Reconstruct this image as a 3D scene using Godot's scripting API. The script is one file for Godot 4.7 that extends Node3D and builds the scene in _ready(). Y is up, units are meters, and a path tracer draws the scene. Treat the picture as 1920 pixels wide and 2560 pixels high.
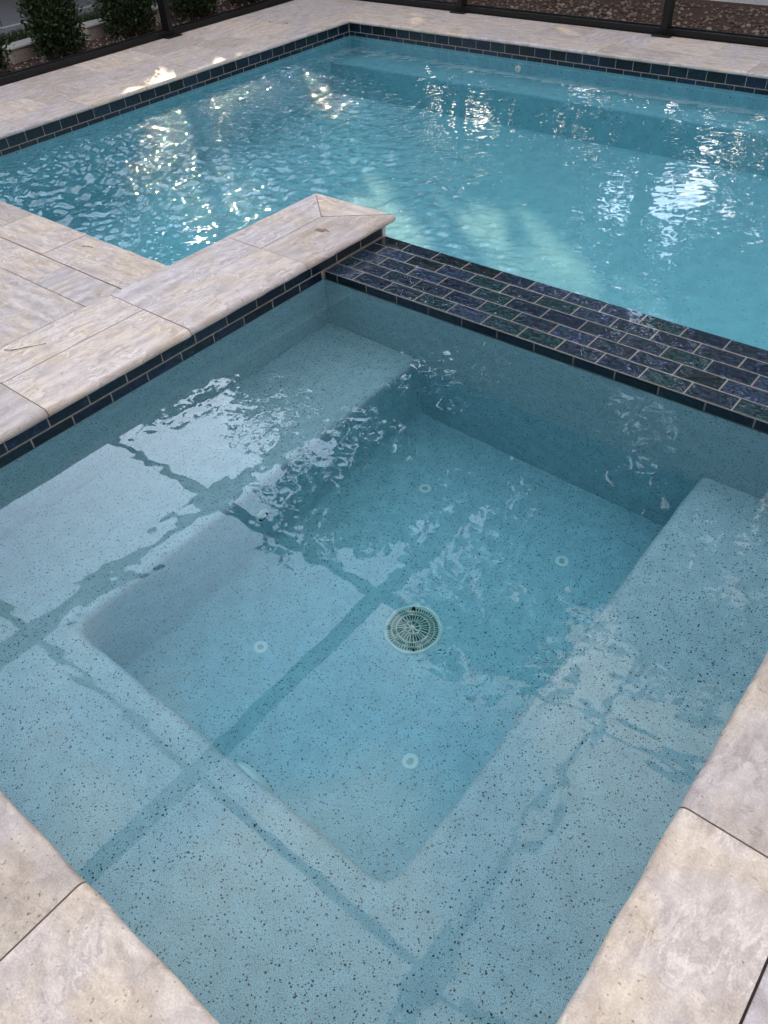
extends Node3D

# ------------------------------------------------------------------ measures (metres, y up, pool deck at y = 0)
const SUN_AZ := 54.2        # degrees from -Z towards -X
const SUN_EL := 20.0
const SPA_TOP := 0.40       # top of the raised spa coping
const SPA_WATER := 0.280
const POOL_WATER := -0.142
const WEIR_TOP := 0.315
const WEIR_Z := -2.187      # spa side of the spillway
const WEIR_FAR := -2.585
const WALL_X := -2.203      # tiled face of the raised wall
const POOL_X := -6.19       # tiled face of the pool's left wall
const POOL_Z := -6.89       # tiled face of the pool's far wall
const CAGE_X := -7.40
const CAGE_Z := -7.64

var rng := RandomNumberGenerator.new()
var M := {}
var T := {}
var used := {}
var sun_to := Vector3()

# ------------------------------------------------------------------ naming helpers
func numbered(n: String) -> String:
	used[n] = used.get(n, -1) + 1
	return n if used[n] == 0 else "%s_%03d" % [n, used[n]]

func thing(called: String, label: String, category: String, at := Vector3.ZERO, group := "") -> Node3D:
	var o := Node3D.new()
	o.name = numbered(called)
	add_child(o)
	o.position = at
	o.set_meta("label", label)
	o.set_meta("category", category)
	if group != "":
		o.set_meta("group", group)
	return o

func struct_node(called: String, label := "") -> Node3D:
	var o := Node3D.new()
	o.name = numbered(called)
	add_child(o)
	o.set_meta("kind", "structure")
	if label != "":
		o.set_meta("label", label)
	return o

func put(called: String, mesh: Mesh, mat: Material, parent: Node, xf := Transform3D.IDENTITY) -> MeshInstance3D:
	var o := MeshInstance3D.new()
	o.name = called if parent != self else numbered(called)
	o.mesh = mesh
	o.material_override = mat
	o.transform = xf
	if parent != self:
		var n: int = parent.get_meta("n_" + called, -1) + 1
		parent.set_meta("n_" + called, n)
		if n > 0:
			o.name = "%s_%03d" % [called, n]
	parent.add_child(o, true)
	return o

func structure(called: String, mesh: Mesh, mat: Material, label := "") -> MeshInstance3D:
	var o := put(called, mesh, mat, self)
	o.set_meta("kind", "structure")
	if label != "":
		o.set_meta("label", label)
	return o

# ------------------------------------------------------------------ mesh helpers
func st_new() -> SurfaceTool:
	var st := SurfaceTool.new()
	st.begin(Mesh.PRIMITIVE_TRIANGLES)
	return st

func tri(st: SurfaceTool, p: Array, n: Array, uv: Array) -> void:
	var want: Vector3 = n[0] + n[1] + n[2]
	var flip: bool = (p[1] - p[0]).cross(p[2] - p[0]).dot(want) > 0.0   # front faces run clockwise
	for k in ([0, 2, 1] if flip else [0, 1, 2]):
		st.set_normal(n[k])
		st.set_uv(uv[k])
		st.add_vertex(p[k])

func quad(st: SurfaceTool, p: Array, n: Array, uv: Array) -> void:
	tri(st, [p[0], p[1], p[2]], [n[0], n[1], n[2]], [uv[0], uv[1], uv[2]])
	tri(st, [p[0], p[2], p[3]], [n[0], n[2], n[3]], [uv[0], uv[2], uv[3]])

func flat_quad(st: SurfaceTool, a: Vector3, b: Vector3, c: Vector3, d: Vector3, towards: Vector3, uv := []) -> void:
	var n := (b - a).cross(c - a).normalized()
	if n.dot(towards) < 0.0:
		n = -n
	if uv.is_empty():
		uv = [Vector2.ZERO, Vector2(a.distance_to(b), 0), Vector2(a.distance_to(b), b.distance_to(c)), Vector2(0, b.distance_to(c))]
	quad(st, [a, b, c, d], [n, n, n, n], uv)

func box(st: SurfaceTool, lo: Vector3, hi: Vector3, bevel := 0.0) -> void:
	# a box whose edges are chamfered by «bevel»
	var c := (lo + hi) / 2.0
	var h := (hi - lo) / 2.0
	var b := minf(bevel, minf(h.x, minf(h.y, h.z)) * 0.9)
	for ax in 3:
		var u := (ax + 1) % 3
		var v := (ax + 2) % 3
		for s: float in [-1.0, 1.0]:
			var n := Vector3.ZERO
			n[ax] = s
			var ps := []
			for q: Vector2 in [Vector2(-1, -1), Vector2(1, -1), Vector2(1, 1), Vector2(-1, 1)]:
				var p := c
				p[ax] += s * h[ax]
				p[u] += q.x * (h[u] - b)
				p[v] += q.y * (h[v] - b)
				ps.append(p)
			flat_quad(st, ps[0], ps[1], ps[2], ps[3], n)
	if b <= 0.0:
		return
	for ax in 3:
		var u := (ax + 1) % 3
		var v := (ax + 2) % 3
		for su: float in [-1.0, 1.0]:
			for sv: float in [-1.0, 1.0]:
				var n := Vector3.ZERO
				n[u] = su
				n[v] = sv
				var ps := []
				for q: Vector2 in [Vector2(-1, 0), Vector2(1, 0), Vector2(1, 1), Vector2(-1, 1)]:
					var p := c
					p[ax] += q.x * (h[ax] - b)
					p[u] += su * (h[u] - (b if q.y == 0 else 0.0))
					p[v] += sv * (h[v] - (0.0 if q.y == 0 else b))
					ps.append(p)
				flat_quad(st, ps[0], ps[1], ps[2], ps[3], n)
	for sx: float in [-1.0, 1.0]:
		for sy: float in [-1.0, 1.0]:
			for sz: float in [-1.0, 1.0]:
				var s := Vector3(sx, sy, sz)
				var n := s.normalized()
				tri(st, [c + s * Vector3(h.x, h.y - b, h.z - b), c + s * Vector3(h.x - b, h.y, h.z - b), c + s * Vector3(h.x - b, h.y - b, h.z)], [n, n, n], [Vector2.ZERO, Vector2(b, 0), Vector2(0, b)])

func box_mesh(lo: Vector3, hi: Vector3, bevel := 0.0) -> ArrayMesh:
	var st := st_new()
	box(st, lo, hi, bevel)
	return st.commit()

func lathe(st: SurfaceTool, profile: Array, segs := 32, at := Vector3.ZERO, from_angle := 0.0, to_angle := TAU) -> void:
	# profile of Vector2(radius, y), walked so that the outside lies to its left when going up
	for i in profile.size() - 1:
		var a: Vector2 = profile[i]
		var b: Vector2 = profile[i + 1]
		var d := b - a
		var n2 := Vector2(d.y, -d.x).normalized()
		for k in segs:
			var t0 := lerpf(from_angle, to_angle, float(k) / segs)
			var t1 := lerpf(from_angle, to_angle, float(k + 1) / segs)
			var e0 := Vector3(cos(t0), 0, sin(t0))
			var e1 := Vector3(cos(t1), 0, sin(t1))
			var n0 := e0 * n2.x + Vector3.UP * n2.y
			var n1 := e1 * n2.x + Vector3.UP * n2.y
			quad(st, [at + e0 * a.x + Vector3.UP * a.y, at + e1 * a.x + Vector3.UP * a.y, at + e1 * b.x + Vector3.UP * b.y, at + e0 * b.x + Vector3.UP * b.y], [n0, n1, n1, n0], [Vector2(0, 0), Vector2(1, 0), Vector2(1, 1), Vector2(0, 1)])

func tube(st: SurfaceTool, pts: Array, radii: Array, sides := 8) -> void:
	var rings := []
	var prev := Vector3.RIGHT
	for i in pts.size():
		var d: Vector3 = (pts[mini(i + 1, pts.size() - 1)] - pts[maxi(i - 1, 0)]).normalized()
		var a := d.cross(prev)
		if a.length() < 0.1:
			a = d.cross(Vector3.FORWARD)
		a = a.normalized()
		var b := d.cross(a).normalized()
		prev = b.cross(d).normalized() if false else -a.cross(d).normalized()
		var ring := []
		for k in sides + 1:
			var t := TAU * k / sides
			ring.append(a * cos(t) + b * sin(t))
		rings.append(ring)
	for i in pts.size() - 1:
		for k in sides:
			var n0: Vector3 = rings[i][k]
			var n1: Vector3 = rings[i][k + 1]
			var n2: Vector3 = rings[i + 1][k + 1]
			var n3: Vector3 = rings[i + 1][k]
			quad(st, [pts[i] + n0 * radii[i], pts[i] + n1 * radii[i], pts[i + 1] + n2 * radii[i + 1], pts[i + 1] + n3 * radii[i + 1]], [n0, n1, n2, n3], [Vector2(k, i), Vector2(k + 1, i), Vector2(k + 1, i + 1), Vector2(k, i + 1)])

# ------------------------------------------------------------------ textures
func noise(seed_: int, freq: float, octaves := 4, type := FastNoiseLite.TYPE_SIMPLEX_SMOOTH, warp := 0.0, warp_freq := 0.01) -> FastNoiseLite:
	var n := FastNoiseLite.new()
	n.seed = seed_
	n.noise_type = type
	n.frequency = freq
	n.fractal_octaves = octaves
	if warp > 0.0:
		n.domain_warp_enabled = true
		n.domain_warp_amplitude = warp
		n.domain_warp_frequency = warp_freq
		n.domain_warp_fractal_octaves = 3
	return n

func grey(n: FastNoiseLite, w: int, h: int, ww := 0, hh := 0, normalize := true) -> PackedByteArray:
	var im := n.get_image(w, h, false, false, normalize)
	im.convert(Image.FORMAT_L8)
	if ww > 0:
		im.resize(ww, hh, Image.INTERPOLATE_CUBIC)
	return im.get_data()

func seamless(n: FastNoiseLite, w: int, h: int) -> PackedByteArray:
	var im := n.get_seamless_image(w, h, false, false, 0.2, true)
	im.convert(Image.FORMAT_L8)
	return im.get_data()

func tex_rgb(w: int, h: int, data: PackedByteArray) -> ImageTexture:
	return ImageTexture.create_from_image(Image.create_from_data(w, h, false, Image.FORMAT_RGB8, data))

func tex_l(w: int, h: int, data: PackedByteArray) -> ImageTexture:
	return ImageTexture.create_from_image(Image.create_from_data(w, h, false, Image.FORMAT_L8, data))

func travertine(seed_: int, s: int, pits: float, layers: float) -> Array:
	# cross-cut travertine: long wavering bands of cream, grey-mauve and tan, thin dark seams, and small pits. Returns [colour, height]
	var band := grey(noise(seed_, 0.0062, 5, FastNoiseLite.TYPE_SIMPLEX_SMOOTH, 50.0, 0.007), s / (3 if layers > 0.9 else 2), s, s, s)
	var band2 := grey(noise(seed_ + 1, 0.024, 5, FastNoiseLite.TYPE_SIMPLEX_SMOOTH, 26.0, 0.010), s / (4 if layers > 0.9 else 2), s, s, s)
	var cloud := grey(noise(seed_ + 2, 0.006, 5), s, s)
	var rough := grey(noise(seed_ + 6, 0.05, 5), s / (3 if layers > 0.9 else 1), s, s, s)
	var seam := grey(noise(seed_ + 3, 0.006, 5, FastNoiseLite.TYPE_SIMPLEX_SMOOTH, 60.0, 0.01), s, s / 3, s, s)
	var fine := grey(noise(seed_ + 4, 0.28, 3), s, s)
	var pit := grey(noise(seed_ + 5, 0.15, 3, FastNoiseLite.TYPE_SIMPLEX_SMOOTH, 5.0, 0.04), s, s * 2 / 3, s, s)
	var wave := PackedFloat32Array()      # layered like agate: many thin bands where the flow is strong
	for i in 256:
		var t := i / 255.0
		wave.append(0.5 + 0.28 * sin(t * 95.0) + 0.22 * sin(t * 41.0 + 1.0))
	var col := PackedByteArray()
	var hgt := PackedByteArray()
	col.resize(s * s * 3)
	hgt.resize(s * s)
	for i in s * s:
		var b2 := band2[i] / 255.0
		var cl := cloud[i] / 255.0
		var ro := rough[i] / 255.0
		var flow := clampf((absf(seam[i] / 255.0 - 0.5) * 2.0 - 0.05) * 2.2, 0.0, 1.0)
		var k := lerpf(b2, wave[band[i]], 0.85 * layers * flow) * (0.62 + 0.28 * layers) + ro * (0.46 - 0.24 * layers) - 0.02
		k = clampf(k * 1.15 - 0.1, 0.0, 1.0)
		var warm := clampf((cl - 0.40) * 2.8, 0.0, 1.0)
		var r := lerpf(lerpf(160.0, 165.0, warm), 219.0, k)
		var g := lerpf(lerpf(151.0, 151.0, warm), lerpf(212.0, 209.0, warm), k)
		var bl := lerpf(lerpf(149.0, 139.0, warm), lerpf(210.0, 196.0, warm), k)
		var sm := 1.0 - clampf(absf(seam[i] / 255.0 - 0.5) * 46.0, 0.0, 1.0)
		sm *= clampf((ro - 0.45) * 4.0, 0.0, 1.0) * 0.5
		var f := (fine[i] / 255.0 - 0.5) * (16.0 if layers > 0.9 else 30.0)
		var pt := clampf((pit[i] / 255.0 - (0.855 - 0.17 * pits * maxf(0.0, cl - 0.35))) * 14.0, 0.0, 1.0) * pits
		var dark := 1.0 - 0.30 * sm - 0.30 * pt
		col[i * 3] = int(clampf((r + f) * dark, 0, 255))
		col[i * 3 + 1] = int(clampf((g + f) * (dark - 0.03 * sm), 0, 255))
		col[i * 3 + 2] = int(clampf((bl + f) * (dark - 0.07 * sm), 0, 255))
		hgt[i] = int(clampf(205.0 + f * 1.4 + (ro - 0.5) * 40.0 - 120.0 * pt - 60.0 * sm, 0, 255))
	return [tex_rgb(s, s, col), tex_l(s, s, hgt)]

func plaster(seed_: int, s: int, base: Color, specks: int, small: int) -> ImageTexture:
	# quartz pool finish: fine white and grey grain with black, navy and brown chips; repeats without a seam
	var r := RandomNumberGenerator.new()
	r.seed = seed_
	var grain := seamless(noise(seed_, 0.16, 3), s, s)
	var cloud := seamless(noise(seed_ + 1, 0.006, 4), s, s)
	var d := PackedByteArray()
	d.resize(s * s * 3)
	for i in s * s:
		var f := 1.0 + (grain[i] / 255.0 - 0.5) * 0.62 + (cloud[i] / 255.0 - 0.5) * 0.10
		d[i * 3] = int(clampf(base.r * 255.0 * f, 0, 255))
		d[i * 3 + 1] = int(clampf(base.g * 255.0 * f, 0, 255))
		d[i * 3 + 2] = int(clampf(base.b * 255.0 * f, 0, 255))
	var inks := [Color(0.10, 0.12, 0.15), Color(0.10, 0.20, 0.34), Color(0.08, 0.09, 0.11), Color(0.36, 0.33, 0.29), Color(0.16, 0.30, 0.40)]
	for k in specks + small:
		var cx := r.randi_range(0, s - 1)
		var cy := r.randi_range(0, s - 1)
		var big := k < specks
		var rad := 1.9 + 3.7 * pow(r.randf(), 1.6) if big else r.randf_range(1.0, 2.3)
		var sq := r.randf_range(0.6, 1.0)
		var ang := r.randf() * PI
		var ink: Color = inks[r.randi_range(0, 4)]
		var strong := r.randf_range(0.8, 1.0) if big else r.randf_range(0.35, 0.9)
		var e := int(ceil(rad))
		for y in range(-e, e + 1):
			for x in range(-e, e + 1):
				var u := x * cos(ang) + y * sin(ang)
				var v := (-x * sin(ang) + y * cos(ang)) / sq
				var a := clampf(rad - sqrt(u * u + v * v) + 0.5, 0.0, 1.0) * strong
				if a <= 0.0:
					continue
				var i := (posmod(cy + y, s) * s + posmod(cx + x, s)) * 3
				d[i] = int(lerpf(d[i], ink.r * 255.0, a))
				d[i + 1] = int(lerpf(d[i + 1], ink.g * 255.0, a))
				d[i + 2] = int(lerpf(d[i + 2], ink.b * 255.0, a))
	return tex_rgb(s, s, d)

func ramp_tex(seed_: int, s: int, freq: float, stops: Array, warp := 0.0) -> ImageTexture:
	# a seamless noise coloured along «stops»
	var n := seamless(noise(seed_, freq, 5, FastNoiseLite.TYPE_SIMPLEX_SMOOTH, warp, freq * 0.7), s, s)
	var f := seamless(noise(seed_ + 7, 0.3, 2), s, s)
	var lut := []
	for i in 256:
		var t := i / 255.0 * (stops.size() - 1)
		var k := mini(int(t), stops.size() - 2)
		lut.append(stops[k].lerp(stops[k + 1], t - k))
	var d := PackedByteArray()
	d.resize(s * s * 3)
	for i in s * s:
		var c: Color = lut[n[i]]
		var g := 1.0 + (f[i] / 255.0 - 0.5) * 0.25
		d[i * 3] = int(clampf(c.r * 255.0 * g, 0, 255))
		d[i * 3 + 1] = int(clampf(c.g * 255.0 * g, 0, 255))
		d[i * 3 + 2] = int(clampf(c.b * 255.0 * g, 0, 255))
	return tex_rgb(s, s, d)

func mat(col: Color, rough := 0.7, tex: Texture2D = null) -> StandardMaterial3D:
	var m := StandardMaterial3D.new()
	m.albedo_color = col
	m.roughness = rough
	m.albedo_texture = tex
	return m

func world_mapped(m: StandardMaterial3D, per_metre: float) -> StandardMaterial3D:
	m.uv1_triplanar = true
	m.uv1_world_triplanar = true
	m.uv1_triplanar_sharpness = 4.0
	m.uv1_scale = Vector3.ONE * per_metre
	return m

func make_sky() -> Sky:
	var w := 1024
	var h := 512
	var im := Image.create(w, h, false, Image.FORMAT_RGBF)
	var n1 := noise(41, 0.9, 5)
	var n2 := noise(42, 2.6, 4)
	for y in h:
		var el := (0.5 - (y + 0.5) / h) * PI
		var sy := sin(el)
		for x in w:
			var az := (x + 0.5) / w * TAU
			var dir := Vector3(sin(az) * cos(el), sy, -cos(az) * cos(el))
			var up := maxf(sy, 0.0)
			var c := Vector3(0.36, 0.47, 0.67).lerp(Vector3(0.74, 0.74, 0.77), pow(1.0 - up, 2.2))
			var cs := maxf(dir.dot(sun_to), 0.0)
			c += Vector3(0.72, 0.95, 1.25) * pow(cs, 6.0) * 3.6 + Vector3(1.9, 1.55, 1.1) * pow(cs, 22.0)
			if sy > 0.0:
				var p := dir / (up + 0.22)
				var v := n1.get_noise_3d(p.x, p.z, 3.0) * 0.8 + n2.get_noise_3d(p.x, p.z, 9.0) * 0.3
				var cover := smoothstep(-0.06, 0.26, v)
				var thick := smoothstep(0.1, 0.6, v)
				var bright := Vector3(1.30, 1.2, 1.12) + Vector3(8.2, 7.0, 5.4) * pow(cs, 5.0)
				c = c.lerp(bright * lerpf(1.0, 0.72, thick), cover * 0.85)
			else:
				c = Vector3(0.30, 0.31, 0.28)
			im.set_pixel(x, y, Color(c.x, c.y, c.z))
	var sm := PanoramaSkyMaterial.new()
	sm.panorama = ImageTexture.create_from_image(im)
	var sky := Sky.new()
	sky.sky_material = sm
	return sky

# ------------------------------------------------------------------ paving
func stone_uv(w: float, l: float) -> Array:
	# a patch of the travertine sheet, 2.2 m on a side: [origin, swapped]
	var ex := w / 2.2
	var ey := l / 2.2
	return [Vector2(rng.randf_range(0.0, maxf(0.01, 1.0 - ex)), rng.randf_range(0.0, maxf(0.01, 1.0 - ey)))]

func stone_mat(near := false) -> Material:
	return M["stone_near"][rng.randi_range(0, M["stone_near"].size() - 1)] if near else M["stone"][rng.randi_range(0, M["stone"].size() - 1)]

func paver(parent: Node, x0: float, x1: float, z0: float, z1: float, top: float, swap: bool, near := false) -> void:
	var g := 0.0022
	var t := top + rng.randf_range(-0.0012, 0.0012)
	var lo := Vector3(x0 + g, t - 0.03, z0 + g)
	var hi := Vector3(x1 - g, t, z1 - g)
	var st := st_new()
	var bv := 0.0035
	var o: Vector2 = stone_uv(maxf(x1 - x0, z1 - z0), maxf(x1 - x0, z1 - z0))[0]
	var uv := func(p: Vector3) -> Vector2:
		var q := Vector2(p.x - x0, p.z - z0) if not swap else Vector2(p.z - z0, p.x - x0)
		return o + (q + Vector2(t - p.y, t - p.y) * 0.5) / 2.2
	var a := [Vector3(lo.x, t, lo.z), Vector3(hi.x, t, lo.z), Vector3(hi.x, t, hi.z), Vector3(lo.x, t, hi.z)]
	var c := (lo + hi) / 2.0
	var inner := []
	for p: Vector3 in a:
		inner.append(p + Vector3(signf(c.x - p.x) * bv, 0, signf(c.z - p.z) * bv))
	quad(st, inner, [Vector3.UP, Vector3.UP, Vector3.UP, Vector3.UP], inner.map(uv))
	for k in 4:
		var p: Vector3 = a[k] - Vector3(0, bv, 0)
		var q: Vector3 = a[(k + 1) % 4] - Vector3(0, bv, 0)
		var out := ((p + q) / 2.0 - c) * Vector3(1, 0, 1)
		out = Vector3(signf(out.x), 0, 0) if absf(q.x - p.x) < 0.001 else Vector3(0, 0, signf(out.z))
		var nb := (out + Vector3.UP).normalized()
		var up := Vector3.UP
		var bev := [inner[k], inner[(k + 1) % 4], q, p]
		quad(st, bev, [up, up, nb, nb], bev.map(uv))
		var side := [p, q, q - Vector3(0, 0.026, 0), p - Vector3(0, 0.026, 0)]
		quad(st, side, [out, out, out, out], side.map(uv))
	put("paver", st.commit(), stone_mat(near), parent)

func coping(parent: Node, start: Vector3, along: Vector3, inward: Vector3, length: float, depth: float, m0 := 0.0, m1 := 0.0, near := false, called := "coping_stone") -> void:
	# a bullnosed stone: its rounded edge runs from «start» along «along»; «inward» points away from the water; m0, m1 slant its ends
	var th := 0.032
	var r := th / 2.0
	var g := 0.0018
	var prof := [[Vector2(depth - g, 0), Vector2(0, 1)], [Vector2(r, 0), Vector2(0, 1)]]
	for k in range(1, 8):
		var t := PI * k / 8.0
		prof.append([Vector2(r - r * sin(t), -r + r * cos(t)), Vector2(-sin(t), cos(t))])
	prof.append([Vector2(r, -th), Vector2(0, -1)])
	prof.append([Vector2(depth - g, -th), Vector2(0, -1)])
	prof.append([Vector2(depth - g, -th), Vector2(1, 0)])
	prof.append([Vector2(depth - g, 0), Vector2(1, 0)])
	var jig := rng.randf_range(-0.001, 0.001)
	var o: Vector2 = stone_uv(length, 0.5)[0]
	var st := st_new()
	var lim := func(d: float) -> Vector2:
		var a := g + m0 * d
		var b := length - g + m1 * d
		return Vector2(minf(a, (a + b) / 2.0), maxf(b, (a + b) / 2.0))
	var segs := maxi(2, int(length / 0.05))
	var caps := [[], []]
	var arc := 0.0
	for i in prof.size():
		var q: Vector2 = prof[i][0]
		caps[0].append(start + along * lim.call(q.x).x + inward * q.x + Vector3.UP * (q.y + jig))
		caps[1].append(start + along * lim.call(q.x).y + inward * q.x + Vector3.UP * (q.y + jig))
		if i == prof.size() - 1:
			break
		var q2: Vector2 = prof[i + 1][0]
		var n0: Vector3 = inward * prof[i][1].x + Vector3.UP * prof[i][1].y
		var n1: Vector3 = inward * prof[i + 1][1].x + Vector3.UP * prof[i + 1][1].y
		var step := q.distance_to(q2)
		for k in segs:
			var l0: Vector2 = lim.call(q.x)
			var l1: Vector2 = lim.call(q2.x)
			var f0 := float(k) / segs
			var f1 := float(k + 1) / segs
			var ps := []
			var uv := []
			for e in [[q, l0, f0, n0, 0.0, i], [q, l0, f1, n0, 0.0, i], [q2, l1, f1, n1, step, i + 1], [q2, l1, f0, n1, step, i + 1]]:
				var t := lerpf(e[1].x, e[1].y, e[2])
				var wob := 0.0
				if e[5] > 1 and e[5] < 9:
					wob = 0.0012 * sin((start.x + start.z + t) * 31.0) + 0.0008 * sin(t * 83.0)
				ps.append(start + along * t + inward * (e[0].x + wob) + Vector3.UP * (e[0].y + jig))
				uv.append(o + Vector2(t, depth - arc - e[4]) / 2.2 + Vector2(0, 0.06))
			quad(st, ps, [n0, n0, n1, n1], uv)
		arc += step
	for e in 2:
		var n := along * (-1.0 if e == 0 else 1.0)
		var cen := Vector3.ZERO
		for p: Vector3 in caps[e]:
			cen += p / caps[e].size()
		for i in caps[e].size() - 1:
			tri(st, [cen, caps[e][i], caps[e][i + 1]], [n, n, n], [o, o + Vector2(0.01, 0), o + Vector2(0.01, 0.01)])
	put(called, st.commit(), stone_mat(near), parent)

# ------------------------------------------------------------------ tiles
var tile_cache := {}
func tile_mesh(w: float, h: float, variant: int) -> ArrayMesh:
	var key := "%.3f/%.3f/%d" % [w, h, variant]
	if not tile_cache.has(key):
		var st := st_new()
		var r := RandomNumberGenerator.new()
		r.seed = 900 + variant
		var o := Vector2(r.randf(), r.randf())
		var b := 0.0035
		var x := w / 2.0
		var y := h / 2.0
		var t := 0.008
		# a slightly pillowed face, soft edge and sides; z points out of the wall
		var rows := [-y, -y + b, -y * 0.5, y * 0.5, y - b, y]
		var cols := [-x, -x + b, -x * 0.5, x * 0.5, x - b, x]
		var at := func(i: int, j: int) -> Vector3:
			var edge := float(i == 0 or i == 5 or j == 0 or j == 5)
			return Vector3(cols[i], rows[j], t - edge * 0.0016)
		var nn := func(i: int, j: int) -> Vector3:
			var e := 0.55
			var v := Vector3(0, 0, 1)
			if i == 0: v.x -= e
			if i == 5: v.x += e
			if j == 0: v.y -= e
			if j == 5: v.y += e
			return v.normalized()
		for i in 5:
			for j in 5:
				var ps := [at.call(i, j), at.call(i + 1, j), at.call(i + 1, j + 1), at.call(i, j + 1)]
				var ns := [nn.call(i, j), nn.call(i + 1, j), nn.call(i + 1, j + 1), nn.call(i, j + 1)]
				quad(st, ps, ns, ps.map(func(p: Vector3) -> Vector2: return o + Vector2(p.x, p.y) / 0.45))
		for s: float in [-1.0, 1.0]:
			flat_quad(st, Vector3(s * x, -y, 0), Vector3(s * x, y, 0), Vector3(s * x, y, t - 0.0022), Vector3(s * x, -y, t - 0.0022), Vector3(s, 0, 0))
			flat_quad(st, Vector3(-x, s * y, 0), Vector3(x, s * y, 0), Vector3(x, s * y, t - 0.0022), Vector3(-x, s * y, t - 0.0022), Vector3(0, s, 0))
		tile_cache[key] = st.commit()
	return tile_cache[key]

func tile_row(parent: Node, from: Vector3, along: Vector3, up: Vector3, length: float, h: float, first: float, mats: Array, pitch := 0.1555) -> void:
	# one course of tiles: «from» is the lower start corner; the first tile is «first» long
	var joint := 0.0052
	var out := along.cross(up).normalized()
	var t := 0.0
	var w := first
	while t < length - 0.012:
		w = minf(w, length - t)
		var wr := snappedf(w - joint, 0.002)
		var c := from + along * (t + w / 2.0) + up * (h / 2.0)
		var b := Basis(along, up, out)
		b = b * Basis.from_euler(Vector3(rng.randf_range(-1, 1) * 0.006, rng.randf_range(-1, 1) * 0.004, 0))
		if rng.randf() < 0.5:
			b = b * Basis(Vector3(0, 0, 1), PI)
		put("tile", tile_mesh(wr, h - joint, rng.randi_range(0, 7)), mats[rng.randi_range(0, mats.size() - 1)], parent, Transform3D(b, c + out * rng.randf_range(-0.0006, 0.0006)))
		t += w
		w = pitch

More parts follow.
